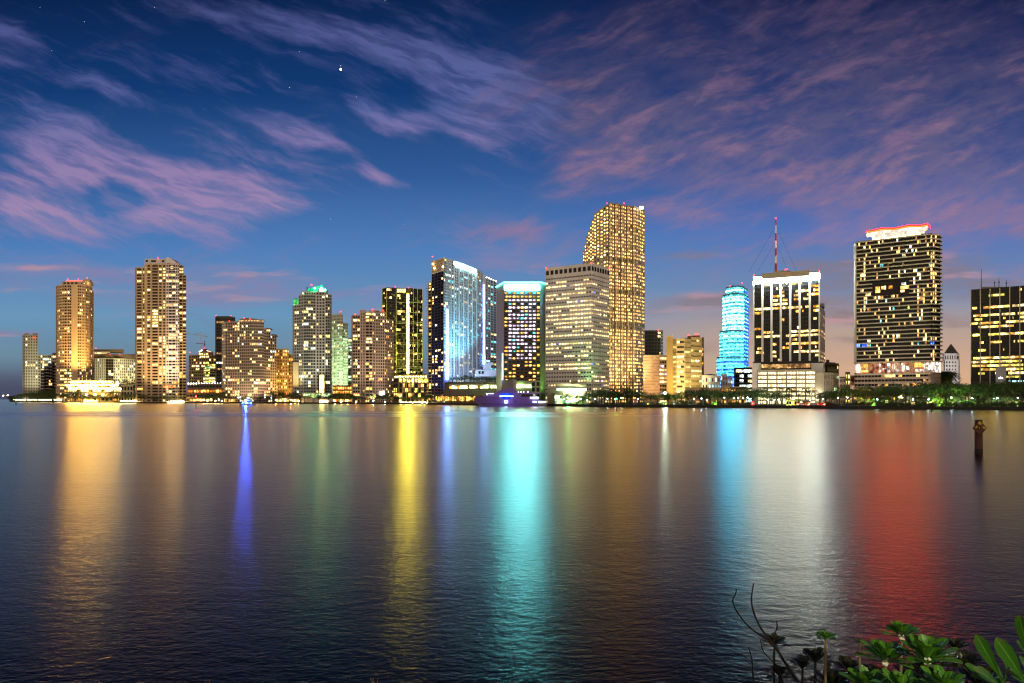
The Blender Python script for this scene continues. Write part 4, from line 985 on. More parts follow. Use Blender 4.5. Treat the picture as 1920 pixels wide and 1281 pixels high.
b.prism([(1546, 546), (1551, 543), (1573, 548)], 683, 4.5, [dict(nb=1), dict(nb=6, wf=.5, lit=lits(282, .35, 'py'))], 18, ref=1)
b.part('hipped_roof', ROOFM).extr([P3(x, y, 541) for x, y in ((1545, 683.5), (1550, 679), (1566, 680), (1575, 686))], 18); b.part('chimney', ROOFM).pxbox(1549, 1555, 674.5, 681, 548, 6); b.finish()
b = Building('low_block', 'small brown block with a red orange mural left of the banded tower base', 1590, 470, BROWNW)
b.prism([(1574, 475), (1585, 474)], 709, 3.6, dict(nb=4, wf=.55, lit=NOLIT, wall=PINKW), 14); b.prism([(1585, 474), (1594, 473)], 700, 4.5, dict(nb=2, wf=.5, lit=lits(284, .6, 'py')), 14)
MUR = None
m, nt, out = newmat('painted_mural'); E.nt = nt
g = nd(nt, 'ShaderNodeNewGeometry'); mp = nd(nt, 'ShaderNodeMapping'); mp.inputs['Scale'].default_value = (.18, .18, .14); mp.inputs['Rotation'].default_value = (0, .6, 0); nt.links.new(g.outputs['Position'], mp.inputs[0])
nz = nd(nt, 'ShaderNodeTexNoise'); nz.inputs['Scale'].default_value = 1.3; nz.inputs['Detail'].default_value = 2; nz.inputs['Distortion'].default_value = 1.2; nt.links.new(mp.outputs[0], nz.inputs[0])
cr = nd(nt, 'ShaderNodeValToRGB'); nt.links.new(nz.outputs['Fac'], cr.inputs[0]); cr.color_ramp.interpolation = 'CONSTANT'
for k, (pp, cc) in enumerate([(0, (.05, .03, .03)), (.4, (.6, .13, .05)), (.47, (.75, .4, .22)), (.53, (.7, .2, .08)), (.58, (.8, .68, .55)), (.66, (.35, .12, .1))]):
    e_ = cr.color_ramp.elements[k] if k < 2 else cr.color_ramp.elements.new(pp); e_.position = pp; e_.color = (*cc, 1)
pr = nd(nt, 'ShaderNodeBsdfPrincipled'); nt.links.new(cr.outputs[0], pr.inputs['Base Color']); nt.links.new(pr.outputs[0], out.inputs[0]); MUR = m
b.one('mural', MUR).pxbox(1594.5, 1604, 704, 722.5, 470, 8); b.finish()

# banded tower with the glowing winged roof
b = Building('residential_tower', 'broad slab of white balcony bands with a glowing winged roof edged in red neon', 1680, 440, wallmat('dark_recess_wall', (.022, .020, .018)))
BAND = wallmat('pale_olive_band', (.56, .52, .41))
def fifty(s):
    def f(j, nb, nf):
        r = random.Random(s+j*17); row = [None]*nb
        for i in range(nb):
            hot = i in (int(nb*.5), int(nb*.84), int(nb*.12), int(nb*.30))
            if r.random() < (.34 if hot else .085): row[i] = r.choice('wwgpw')
            elif r.random() < .012: row[i] = r.choice('ctq')
            elif r.random() < .05: row[i] = 'd'
        if nf-18 < j < nf-13: row[int(nb*.84)] = 'w'; row[int(nb*.9)] = r.choice('gwp')
        if j == nf-27: row[0:6] = ['b', 'b', None, 'b', 'b', 'b']
        return row
    return f
fr = [(1602.8, 463), (1606, 457), (1745, 434), (1757, 436), (1763, 443)]
zb2 = ZH(679, 443); ztop = ZH(440, 434)
b.prism(fr, 440, 2.62, [dict(nb=1, wf=.4, wall=BAND), dict(nb=40, wf=.82, hf=.86, sill=.6, rec=.5, lit=fifty(41), band=(.26, 1.4, BAND)), dict(nb=3, wf=.86, hf=.8, lit=fifty(42), band=(.26, 1.4, BAND)), dict(nb=2, wf=.8, hf=.8, band=(.26, 1.4, BAND))], 28, zb=zb2, ref=2)
b.part('edge_pier', wallmat('pale_edge_pier', (.6, .56, .44))).pbox(W(1602.8, 462.6), W(1606, 456.6), .1, .7, zb2, ztop)
# sky garden: shade of the recess put in as a black box on the face
f_ = lambda t, o=0: (W(*fr[1])[0]+(W(*fr[2])[0]-W(*fr[1])[0])*t, W(*fr[1])[1]+(W(*fr[2])[1]-W(*fr[1])[1])*t)
zs = ZH(540, 445); b.part('sky_garden', wallmat('black_recess', (.012, .010, .010), .5)).pbox(f_(.225), f_(.72), 1.0, 1.75, zs-4.6, zs+4.0)
for t0, t1, a_, c_, k in ((.27, .33, -2.6, 1.4, 'g'), (.35, .41, -.6, 1.4, 'w'), (.45, .5, -.6, 1.4, 'a'), (.62, .68, 1.2, 2.8, 'c'), (.61, .72, -1.4, .6, 'g'), (.61, .66, -3.4, -1.8, 'w')): b.one('sky_garden_window', LIT[k]).pbox(f_(t0), f_(t1), 1.76, 1.9, zs+a_, zs+c_)
# lit mural storey and garage below
b.prism([(1605, 455), (1745, 432.5), (1763, 440)], 679.5, 20, dict(plain=True, wall=MUR), 28, zb=ZH(700, 443), roof=False)
g1, g2 = W(1605, 455), W(1745, 432.5); ff = lambda t: (g1[0]+(g2[0]-g1[0])*t, g1[1]+(g2[1]-g1[1])*t)
MW = litmat('mural_white_glow', (1, .80, .66), 1.5, .9, 3, True); MY = litmat('mural_yellow_glow', (1, .58, .10), 1.7, .5, 3, True)
for t0, t1, k, a_, c_ in ((.0, .06, MW, .05, .95), (.075, .17, MY, .55, .95), (.075, .17, MY, .12, .35), (.32, .35, MW, .1, .9), (.37, .42, MW, .35, .5), (.43, .47, MW, .05, .95), (.50, .53, MW, .1, .9), (.545, .60, MW, .05, .4), (.62, .66, MW, .1, .95), (.68, .72, MW, .2, .6), (.79, .90, MY, .5, .95), (.80, .90, MW, .08, .3), (.905, 1, MW, .05, .97)):
    zA, zB = ZH(699, 443), ZH(680.5, 443); b.one('mural_panel', k).pbox(ff(t0), ff(t1), .05, .3, zA+(zB-zA)*a_, zA+(zB-zA)*c_)
b.one('mural_panel', MW).pbox(W(1746, 432.8), W(1763, 440), .05, .3, ZH(699, 443), ZH(680.5, 443))
for k in range(12): b.rep('mural_column', wallmat('rosy_column', (.6, .45, .38))).pbox(ff(k/12+.01), ff(k/12+.02), .05, .8, ZH(700, 443), ZH(680, 443))
b.part('mural_ledge', BAND).pbox(ff(-.02), ff(1.02), -.5, 2.2, ZH(703, 443), ZH(700, 443)); b.part('mural_ledge', BAND).pbox(ff(-.02), ff(1.02), -.5, 2.0, ZH(679.6, 443), ZH(677.6, 443))
b.prism([(1602, 456), (1745, 433), (1764, 441)], 702, 3.0, dict(nb=22, wf=.96, hf=.5, rec=1.4, lit=lits(291, .18, 'gygd', .2), wall=wallmat('rosy_garage_beam', (.42, .34, .28))), 30)
# winged roof
def wing(x): t = (x-1625)/115; return 433.5 - 12.5*t + 1.1*math.sin(t*15+.8)
dw = lambda x: 462 - (x-1625)*.17
NEON = litmat('red_neon', (1, .0004, .0003), 170, 0, sample=True); GOLDN = litmat('gold_neon', (1, .30, .02), 2.6, 0)
xs_ = [1625 + k*115/16 for k in range(17)]
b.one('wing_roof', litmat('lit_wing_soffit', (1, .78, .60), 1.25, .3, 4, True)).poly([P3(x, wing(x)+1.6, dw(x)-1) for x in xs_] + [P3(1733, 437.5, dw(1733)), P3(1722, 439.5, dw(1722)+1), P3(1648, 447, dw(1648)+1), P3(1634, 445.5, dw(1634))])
w_ = b.one('wing_roof', wallmat('white_wing_paint', (.7, .68, .62))); up_ = [P3(x, wing(x)+1.2, dw(x)-.9) for x in xs_]
for a_, c_ in zip(up_, up_[1:]): w_.quad(a_, c_, (c_[0]*1.03, c_[1]+14, c_[2]), (a_[0]*1.03, a_[1]+14, a_[2]))
b.one('neon_line', NEON).tube([P3(x, wing(x), dw(x)-1.6) for x in xs_], .62, 6)
b.one('neon_line', NEON).tube([P3(x, wing(x)+1.9, dw(x)-1.8) for x in xs_], .22, 6)
b.one('neon_line', GOLDN).tube([P3(x, wing(x)+.95, dw(x)-1.9) for x in xs_], .26, 6)
b.one('neon_line', NEON).tube([P3(1740, wing(1740), dw(1740)-1.6), P3(1744, 426.5, dw(1744)+3)], .3, 6)
GLW = litmat('golden_roof_lantern', (1, .40, .10), 52.0, .9, 5, True)
for k in range(11):
    x0 = 1636+k*8.2; b.rep('roof_lantern', GLW).pxbox(x0, x0+7.9, 449.2-k*1.12-7, 451.5-k*1.12, dw(x0)+1.5-k*.2, 8)
b.finish()
spot('rosy_uplight', (*W(1680, 405), 3), P3(1680, 690, 443), 16000, (1, .7, .5), 95)

b = Building('courthouse', 'small white tower with a dark stepped pyramid roof right of the banded slab', 1784, 620, wallmat('white_limestone', (.74, .72, .68)))
b.prism([(1768.5, 622), (1772, 618), (1797, 619), (1800, 624)], 676, 3.2, [dict(nb=1), dict(cols=[(.08, .2), (.3, .42), (.54, .64), (.74, .84)], hf=.5, rec=.6), dict(nb=1)], 22, ref=1)
b.prism([(1767, 623), (1771, 619), (1793, 619), (1799, 624)], 664.5, 5, [dict(nb=1, wf=.5), dict(nb=5, wf=.5, hf=.6), dict(nb=1)], 20, zb=ZH(676, 620), ref=1)
for k in range(8):
    t = k/8; b.part('pyramid_roof', wallmat('dark_slate_roof', (.07, .065, .065), .8)).pxbox(1769.5+t*13, 1797.5-t*14, 664.6-(k+1)*2.35, 664.7-k*2.35, 621+t*6, 18*(1-t)+2)
b.finish()
spot('white_floodlight', (*W(1784, 585), 10), P3(1784, 690, 618), 60000, (.92, .92, 1), 60)
b = Building('low_block', 'low block with an orange painted wall below the pyramid roofed tower', 1773, 470, wallmat('orange_painted_wall', (.6, .16, .05)))
b.prism([(1764, 470), (1785, 468)], 699, 5, dict(plain=True), 14); b.finish()

b = Building('office_tower', 'dark gridded office tower with yellow lit storeys, cut by the picture edge', 1870, 410, wallmat('dark_grid_cladding', (.014, .014, .013), .5))
def edge(j, nb, nf):
    r = random.Random(777+j*5); row = []; k = None; p = r.choice([.05, .1, .3, .6, .85, .2])
    if j in (nf-18, nf-19+9, nf-25, nf-29): p = .97
    if j == 0: return ['q']*nb
    for i in range(nb):
        if r.random() < .25: k = r.choice('yypg') if r.random() < p else None
        row.append(k)
    return row
fr = [(1820, 418), (1960, 397)]
b.prism(fr, 546, 2.35, dict(nb=56, wf=.8, hf=.56, rec=.4, lit=edge), 34, zb=ZH(712, 410)-2)
b.prism([(1820.5, 417), (1958, 398)], 712, 4, dict(nb=14, wf=.8, hf=.6, lit=lits(301, .3, 'yd')), 30)
pa, pb = W(*fr[0]), W(*fr[1]); at = lambda t: (pa[0]+(pb[0]-pa[0])*t, pa[1]+(pb[1]-pa[1])*t)
for k in range(8):
    t = k*.1335; b.rep('pier', wallmat('pale_grey_pier', (.55, .50, .40))).pbox(at(max(0, t-.004)), at(min(1, t+.008)), 0, .9, GZ, ZH(546, 416)+.8)
b.part('penthouse', wallmat('grey_penthouse', (.16, .15, .15))).pxbox(1839, 1975, 538, 548, 416, 16)
for px, t in ((1840, 504), (1865, 527), (1873, 521), (1887, 525)): b.rep('antenna', DARKMETAL).tube([P3(px, 540, 420), P3(px, t, 420)], [.22, .1], 6)
for px, y in ((1865, 529), (1873, 528), (1887, 529.5)): b.one('antenna_array', DARKMETAL).pxbox(px-1.4, px+1.4, y, y+2.5, 419.8, .4)
for px in (1893, 1911): b.one('rooftop_unit', WS).pxbox(px, px+4, 540.5, 544.5, 414, 2)
b.finish()
b = Building('kiosk_tower', 'plain grey box block with a small white emblem before the edge tower', 1877, 385, wallmat('plain_grey_panel', (.30, .30, .32)))
b.prism([(1867, 386), (1886.5, 384)], 692, 20, dict(plain=True), 8)
EM = litmat('white_emblem', (1, 1, 1), 2.2, 0)
for px in (1873.5, 1876.5, 1879.5): b.one('emblem', EM).extr([P3(px+x, 710.5-y, 382.6) for x, y in ((-1.6, 0), (0, 3.2 + (px == 1876.5)*1.6), (1.6, 0))], .2)  # bright lit shape drawn as three glowing triangles
b.finish()

spot('lavender_floodlight', (*W(878, 655), 22), P3(880, 660, 730), 120000, (.40, .60, 1), 75)
spot('concrete_floodlight', (*W(1075, 500), 4), P3(1075, 680, 545), 150000, (1, .88, .62), 85)
spot('granite_floodlight', (*W(1170, 585), 4), P3(1165, 600, 640), 220000, (1, .78, .42), 85)
spot('band_floodlight', (*W(1690, 395), 6), P3(1690, 640, 440), 80000, (1, .92, .66), 85)
# ------------------------------------------------------------------ trees
def leafmat(name, c1, c2, rough=.6):
    m, nt, out = newmat(name); p = nd(nt, 'ShaderNodeBsdfPrincipled'); g = nd(nt, 'ShaderNodeNewGeometry')
    mx = nd(nt, 'ShaderNodeMix', data_type='RGBA'); nt.links.new(g.outputs['Random Per Island'], mx.inputs[0])
    mx.inputs[6].default_value = (*c1, 1); mx.inputs[7].default_value = (*c2, 1)
    nt.links.new(mx.outputs[2], p.inputs['Base Color']); p.inputs['Roughness'].default_value = rough
    p.inputs['Specular IOR Level'].default_value = .3
    nt.links.new(p.outputs[0], out.inputs[0]); return m
LEAF = leafmat('tree_leaf', (.03, .06, .018), (.08, .13, .035)); PALML = leafmat('palm_leaf', (.04, .08, .02), (.09, .15, .035)); BARK = wallmat('bark', (.10, .075, .05), .9, .35)
def broadleaf_mesh(seed):
    r = random.Random(seed); t = MB(); c = MB(); H = 1.0
    t.tube([(0,0,0), (.02,.0,.18), (.0,.03,.36), (.03,.02,.6)], [.035,.028,.022,.012], 7)
    limbs = []
    for k in range(6):
        a = k*1.05 + r.uniform(-.3,.3); z = r.uniform(.28,.42)
        e = (.30*math.cos(a)*r.uniform(.7,1.2), .30*math.sin(a)*r.uniform(.7,1.2), z+r.uniform(.18,.34)); limbs.append(e)
        t.tube([(0,.01,z), (e[0]*.5, e[1]*.5, z+.1), e], [.016,.011,.005], 5)
    cl = [(e[0]*r.uniform(.8,1.3), e[1]*r.uniform(.8,1.3), e[2]+r.uniform(-.04,.10), r.uniform(.11,.19)) for e in limbs]
    for k in range(13):
        a = r.uniform(0, 6.283); q = r.uniform(.05,.42); cl.append((q*math.cos(a), q*math.sin(a), .45+r.uniform(0,.48)*(1-.6*(q/.42)**2), r.uniform(.09,.17)))
    for (x, y, z, s) in cl:
        for i in range(int(46*(s/.13)**1.5)):
            d = Vector((r.gauss(0,1), r.gauss(0,1), r.gauss(0,.75))).normalized()*s*r.uniform(.5,1.08)
            n = (d.normalized() + Vector((r.gauss(0,.5), r.gauss(0,.5), .4+r.gauss(0,.4)))).normalized()
            u_ = n.orthogonal().normalized(); w_ = n.cross(u_); a = r.uniform(0,6.28); u2 = u_*math.cos(a)+w_*math.sin(a); w2 = n.cross(u2); q = r.uniform(.018,.034)
            o = Vector((x,y,z))+d
            c.quad(*[tuple(o + u2*q*i_ + w2*q*.55*j_) for i_, j_ in ((-1,0),(0,-1),(1,0),(0,1))])
    return t.mesh('trunk', BARK), c.mesh('crown', LEAF)
def palm_mesh(seed):
    r = random.Random(seed); t = MB(); c = MB(); lx, ly = r.uniform(-.06,.06), r.uniform(-.05,.05)
    t.tube([(0,0,0), (lx*.2,ly*.2,.25), (lx*.6,ly*.6,.5), (lx,ly,.78)], [.026,.017,.015,.013], 7)
    for k in range(17):
        a = k*2.399 + r.uniform(-.2,.2); el = r.uniform(-.25,1.1); L = r.uniform(.27,.36); droop = r.uniform(.55,1.0)
        pts = []
        for i in range(9):
            q = i/8; rr_ = L*q; z = math.sin(el)*rr_ - droop*L*.85*q*q; h = math.cos(el*.7)*rr_*(1-.12*q)
            pts.append(Vector((lx+h*math.cos(a), ly+h*math.sin(a), .78+z)))
        side = Vector((-math.sin(a), math.cos(a), 0))
        for i in range(8):
            p, q2 = pts[i], pts[i+1]; w_ = .075*math.sin(math.pi*min(1,(i+1.2)/9.2))
            for s_ in (-1, 1):
                for h_ in (0, .5):
                    b0 = p.lerp(q2, h_); b1 = p.lerp(q2, h_+.34); tip = b1 + side*s_*w_*r.uniform(.8,1.1) + Vector((0,0,-w_*r.uniform(.35,.8))) + (q2-p)*.7
                    c.poly([tuple(b0), tuple(b1), tuple(tip)])
    return t.mesh('trunk', BARK), c.mesh('crown', PALML)
def bush_mesh(seed):
    r = random.Random(seed); c = MB(); t = MB(); t.tube([(0,0,0), (0,0,.4)], [.04,.02], 6)
    for k in range(5): a = k*1.26; t.tube([(0,0,.1), (.25*math.cos(a), .25*math.sin(a), .55)], [.02,.008], 5)
    for i in range(520):
        d = Vector((r.gauss(0,1), r.gauss(0,1), abs(r.gauss(0,.9)))).normalized()*r.uniform(.55,1.0)*(1+.2*math.sin(7*i))
        n = Vector((r.gauss(0,1), r.gauss(0,1), r.gauss(0,1)+.5)).normalized(); u_ = n.orthogonal().normalized(); w_ = n.cross(u_); q = r.uniform(.05,.09)
        o = Vector((d.x*.5, d.y*.5, .1+d.z*.85)); c.quad(*[tuple(o+u_*q*i_+w_*q*.6*j_) for i_, j_ in ((-1,0),(0,-1),(1,0),(0,1))])
    return t.mesh('trunk', BARK), c.mesh('crown', LEAF)
PROTO = {'broad': [broadleaf_mesh(s) for s in (1,2,3,4)], 'palm': [palm_mesh(s) for s in (5,6,7)], 'bush': [bush_mesh(s) for s in (8, 9)]}
KN = {'broad': ('broadleaf_tree', 'broadleaf tree', 'tree'), 'palm': ('palm_tree', 'palm', 'palm tree'), 'bush': ('bush', 'bush', 'bush')}
ORD = 'first second third fourth fifth sixth seventh eighth ninth tenth eleventh twelfth thirteenth fourteenth fifteenth sixteenth seventeenth eighteenth nineteenth twentieth'.split()
trr = random.Random(77); TREES = {}
def tree(kind, px, top, d, where, zb=GZ, wide=1.0, adj=''):
    t, c = trr.choice(PROTO[kind]); nm, word, cat = KN[kind]
    h = (ZH(top, d) - zb) / (.95 if kind != 'palm' else .93)
    key = (where, kind); TREES.setdefault(key, []).append(px)
    r_ = empty(nm, (*W(px, d), zb), None, cat)
    r_.rotation_euler = (0, 0, trr.uniform(0, 6.28)); r_.scale = (h*wide, h*wide, h)
    r_['group'] = {'broad': 'broadleaf trees', 'palm': 'palms', 'bush': 'bushes'}[kind] + ' ' + where
    for nme, me in (('trunk', t), ('crown', c)):
        o = bpy.data.objects.new(nme, me); col.objects.link(o); o.parent = r_
    r_['_key'] = '%s|%s|%s' % (where, kind, adj)
    r_['_px'] = px
    return r_
def label_trees():
    by = {}
    for o in bpy.data.objects:
        if o.type == 'EMPTY' and '_key' in o: by.setdefault(o['_key'].rsplit('|', 1)[0], []).append(o)
    for k, lst in by.items():
        where, kind = k.split('|'); lst.sort(key=lambda o: o['_px'])
        for i, o in enumerate(lst):
            adj = o['_key'].rsplit('|', 1)[1]; w_ = (adj + ' ' if adj else '') + KN[kind][1]
            o['label'] = '%s %s from the left %s' % (ORD[i] if i < 20 else 'last', w_, where) if len(lst) > 1 else 'lone %s %s' % (w_, where)
            del o['_key']; del o['_px']
def row(kind, pxs, tops, d, where, jit=3, wide=(.9, 1.25), adj=''):
    for i, px in enumerate(pxs):
        t = tops[0] + (tops[1]-tops[0])*i/max(1, len(pxs)-1) + trr.uniform(-jit, jit)
        dd_ = (d if not callable(d) else d(px)) + trr.uniform(-4, 4)
        tree(kind, px + trr.uniform(-3, 3), t, dd_, where, wide=trr.uniform(*wide), adj=adj)
back = lambda o: (lambda px: shore_d(px) + o)
rng = lambda a, b_, n: [a + (b_-a)*i/(n-1) for i in range(n)]
# park shore, left to right
row('palm', [1020, 1028, 1037], (735, 733), back(14), 'beside the stern of the purple yacht')
row('broad', rng(1060, 1104, 5), (740, 738), back(34), 'below the pale concrete office block', wide=(1.1, 1.4))
row('palm', rng(1056, 1136, 8), (742, 730), back(18), 'below the pale concrete office block')
row('broad', rng(1118, 1196, 8), (730, 729), back(38), 'below the tallest stepped tower', wide=(1.1, 1.4))
row('palm', [1134, 1143, 1168, 1184], (722, 728), back(30), 'below the tallest stepped tower')
row('broad', rng(1204, 1248, 4), (737, 733), back(36), 'below the peach civic block', wide=(1.1, 1.4))
row('broad', rng(1254, 1312, 6), (735, 729), back(36), 'below the striped yellow block', wide=(1.1, 1.4))
row('palm', rng(1270, 1320, 4), (738, 736), back(20), 'below the striped yellow block')
row('broad', rng(1320, 1402, 8), (731, 722), back(34), 'below the cyan tower', wide=(1.2, 1.5))
row('palm', rng(1330, 1396, 5), (738, 735), back(18), 'below the cyan tower')
row('palm', rng(1404, 1530, 15), (724, 730), back(30), 'below the blazing parking garage', jit=7)
row('broad', rng(1412, 1470, 5), (730, 735), back(46), 'below the blazing parking garage', wide=(1.2, 1.5))
row('palm', rng(1412, 1524, 9), (737, 738), back(16), 'along the water under the blazing garage')
row('broad', rng(1536, 1600, 6), (734, 722), back(44), 'below the cream annex', wide=(1.2, 1.5))
row('palm', rng(1536, 1598, 7), (732, 728), back(24), 'below the cream annex')
row('broad', rng(1608, 1768, 13), (724, 715), back(52), 'below the winged roof slab', wide=(1.2, 1.6))
row('palm', rng(1612, 1764, 14), (727, 722), back(30), 'below the winged roof slab', jit=7)
row('broad', rng(1612, 1760, 9), (744, 742), back(18), 'low along the water under the winged roof slab', wide=(1.2, 1.6))
row('broad', rng(1776, 1812, 4), (716, 719), back(54), 'below the pyramid roofed tower', wide=(1.2, 1.5))
row('palm', [1770, 1776, 1779], (690, 692), lambda px: 455, 'on the roof terrace below the pyramid tower', jit=1)
row('broad', rng(1816, 1940, 11), (718, 712), back(52), 'below the edge tower', wide=(1.2, 1.6))
row('palm', rng(1776, 1930, 11), (724, 718), back(30), 'below the edge and pyramid towers', jit=7)
row('broad', rng(1790, 1925, 8), (745, 742), back(18), 'low along the water below the edge tower', wide=(1.2, 1.5))
for a_, c_, w_ in ((1060, 1110, 'below the pale concrete office block'), (1118, 1200, 'below the tallest stepped tower'), (1206, 1312, 'below the striped yellow block'), (1320, 1400, 'below the cyan tower'), (1536, 1602, 'below the cream annex'), (1612, 1764, 'below the winged roof slab'), (1776, 1925, 'below the edge tower')):
    row('bush', rng(a_, c_, max(3, int((c_-a_)/13))), (754, 753), back(9), 'on the seawall lawn ' + w_, jit=1.6, wide=(1.3, 2.2))
row('broad', rng(130, 224, 9), (741, 740), lambda px: 1050, 'at the foot of the yellow terraces', jit=2, wide=(1.1, 1.5))
# middle shore
row('palm', rng(815, 890, 9), (741, 738), lambda px: 604, 'along the arcade left of the purple yacht', jit=1.5)
row('broad', rng(848, 938, 12), (709, 705), lambda px: 640, 'on the roof garden over the lit slot', jit=3, wide=(1.2, 1.5))
for o in list(bpy.data.objects):
    if o.get('_key', '').startswith('on the roof garden'):
        o.location.z = ZH(717.5, 640); f_ = (ZH(705 + trr.uniform(-3, 4), 640) - o.location.z); o.scale = (f_*1.3, f_*1.3, f_)
row('broad', rng(742, 812, 8), (742, 740), back(14), 'below the glowing glass podium', wide=(1.0, 1.3))
row('palm', [802, 808, 813], (737, 738), back(8), 'at the corner below the dark faced slab')
row('broad', rng(660, 738, 9), (741, 738), back(16), 'below the rosy beige tower', wide=(1.1, 1.4))
row('palm', rng(683, 690, 2), (732, 733), back(22), 'below the rosy beige tower')
row('broad', rng(618, 656, 5), (738, 734), back(18), 'below the pale green tower', wide=(1.1, 1.4))
row('broad', rng(520, 596, 8), (734, 738), back(20), 'below the orange brown block', wide=(1.1, 1.4))
row('broad', rng(455, 512, 6), (742, 741), back(14), 'below the broad grey slab', wide=(1.1, 1.4))
row('broad', rng(384, 420, 5), (740, 737), back(14), 'below the restaurant terraces', wide=(1.1, 1.4))
row('broad', rng(262, 340, 8), (742, 741), back(12), 'below the tan gabled tower', wide=(1.1, 1.4))
row('broad', [232, 240, 249, 256], (737, 735), back(20), 'below the cream pavilion', wide=(1.1, 1.4))
row('broad', [116, 124, 138, 150, 215], (733, 732), lambda px: 1045, 'on the yellow terraces', jit=3, wide=(.9, 1.2))
row('broad', [178, 184, 222, 246], (711, 710), lambda px: 1100, 'over the top of the yellow terraces', jit=2, wide=(1, 1.3))
row('broad', rng(20, 108, 15), (742, 727), back(34), 'left of the golden tower', jit=2.5, wide=(1.2, 1.6))
row('bush', rng(26, 108, 12), (745, 743), back(20), 'along the far left promenade', jit=1, wide=(1.3, 1.8))
label_trees()
# clipped hedges on the right lawn
HEDGE = leafmat('hedge_leaf', (.05, .11, .02), (.10, .19, .03))
for a, c, lab in ((1648, 1700, 'low clipped hedge glowing green on the lawn below the winged roof slab'), (1704, 1752, 'second low hedge on the lawn, just left of the thin channel pole'), (1816, 1925, 'long low hedge on the lawn below the edge tower')):
    mb = MB(); r = random.Random(a)
    for i in range(1600):
        px = r.uniform(a, c); d = shore_d(px) + 9 + r.uniform(0, 2.4); x, y = W(px, d); zz = GZ + r.uniform(.1, 1.5); n = Vector((r.gauss(0,1), r.gauss(0,1), r.gauss(0,1))).normalized(); u_ = n.orthogonal().normalized(); w_ = n.cross(u_); q = .22
        mb.quad(*[(x+(u_*q*i_+w_*q*.6*j_).x, y+(u_*q*i_+w_*q*.6*j_).y, zz+(u_*q*i_+w_*q*.6*j_).z) for i_, j_ in ((-1,0),(0,-1),(1,0),(0,1))])
    tag(mb.build('hedge', HEDGE), lab, 'hedge')

# ------------------------------------------------------------------ lamps along the water
POLE = wallmat('lamp_post_paint', (.05, .055, .05), .5)
_lp = {}
def lamp(px, py, d, rgb, st, r, label, group, nm='street_lamp', zb=GZ):
    z = ZH(py, d); k = empty(nm, (*W(px, d), zb), label, 'street lamp', group)
    key = (round(z-zb, 1), rgb, st, r)
    if key not in _lp:
        h = z - zb; a = MB(); a.tube([(0,0,0), (0,0,h-r*.6)], [.11,.07], 6); c = MB(); c.ball((0,0,h), r, 8, 0, .7); e = MB(); e.tube([(0,0,h+r*.55), (0,0,h+r*1.0)], [r*.95, r*.15], 8)
        _lp[key] = (a.mesh('post', POLE), c.mesh('globe', litmat('lamp_globe_%d_%d_%d_%d' % (*[int(q*99) for q in rgb], st), rgb, st, 0, sample=True)), e.mesh('cap', POLE))
    for nme, me in zip(('post', 'globe', 'cap'), _lp[key]):
        o = bpy.data.objects.new(nme, me); col.objects.link(o); o.parent = k
    return k
SEG = [(1042, 1112, 'in front of the pale concrete office block'), (1112, 1204, 'in front of the tallest stepped tower'), (1204, 1316, 'in front of the yellow striped block'), (1316, 1405, 'in front of the cyan tower'), (1405, 1530, 'in front of the blazing garage'), (1530, 1604, 'in front of the cream annex'), (1604, 1766, 'in front of the winged roof slab'), (1766, 1920, 'in front of the edge tower')]
PARK = [1057, 1064, 1089, 1101, 1116, 1139, 1153, 1165, 1196, 1301, 1315, 1325, 1358, 1376, 1384, 1393, 1402, 1407, 1440, 1452, 1460, 1470, 1487, 1493, 1519, 1543, 1571, 1589, 1645, 1712, 1741, 1748, 1784, 1823, 1863, 1870, 1908]
cnt = {}
for px in PARK:
    sg = next(s for s in SEG if s[0] <= px < s[1]); n = cnt[sg[2]] = cnt.get(sg[2], 0) + 1
    r = random.Random(px); colr = (.55, .8, 1) if px > 1560 or r.random() < .45 else (.75, 1, .85)
    lamp(px, 748 + r.uniform(-2.5, 2.5), shore_d(px) + 12 + r.uniform(-3, 8), colr, 75 if r.random() < .4 else 45, .30, '%s cool white park lamp from the left %s' % (ORD[n-1], sg[2]), 'park lamps on the far shore')
lamp(1247, 737, 430, (.72, 1, .78), 300, .8, 'tall brilliant green white floodlight mast at the foot of the striped yellow block', None, 'floodlight_mast')
for i, px in enumerate(rng(130, 180, 11)): lamp(px, 751.2, shore_d(px) + 4, (1, .62, .16), 340, .8, '%s of the small gold lamps along the water under the yellow terraces' % ORD[i], 'gold lamps under the yellow terraces')
for i, px in enumerate([228, 233.5, 238.5, 243.5, 249, 254]): lamp(px, 752, shore_d(px) + 4, (1, .66, .25), 300, .7, '%s of the gold lamps along the water below the cream pavilion' % ORD[i], 'gold lamps below the cream pavilion')
for i, px in enumerate(rng(316, 344, 8)): lamp(px, 753, shore_d(px) + 4, (1, .66, .2), 520, .6, '%s of the gold lamps along the water below the tan gabled tower' % ORD[i], 'gold lamps below the tan tower')
for i, px in enumerate([518, 524, 534, 545, 553, 560]): lamp(px, 750 + (i % 3), shore_d(px) + 6, (1, .6, .2), 300, .6, '%s of the gold lamps along the water below the orange brown block' % ORD[i], 'gold lamps below the orange block')
for i, px in enumerate(rng(752, 800, 12)): lamp(px, 754 + (i % 2), shore_d(px) + 4, (1, .72, .22), 260, .5, '%s of the gold lamps along the water below the glass podium' % ORD[i], 'gold lamps below the glass podium')
for i, px in enumerate([382, 389, 396, 404, 410, 416]): lamp(px, 749.5 + (i % 2)*2, shore_d(px) + 6, (1, .7, .3), 280, .5, '%s of the gold lamps along the water below the restaurant terraces' % ORD[i], 'gold lamps below the restaurant terraces')
for i, px in enumerate([628, 640, 652, 668, 700, 722]): lamp(px, 751.5 + (i % 2)*2, shore_d(px) + 6, (1, .72, .35), 260, .5, '%s of the gold lamps along the water between green roofed and rosy towers' % ORD[i], 'gold lamps below the rosy tower')
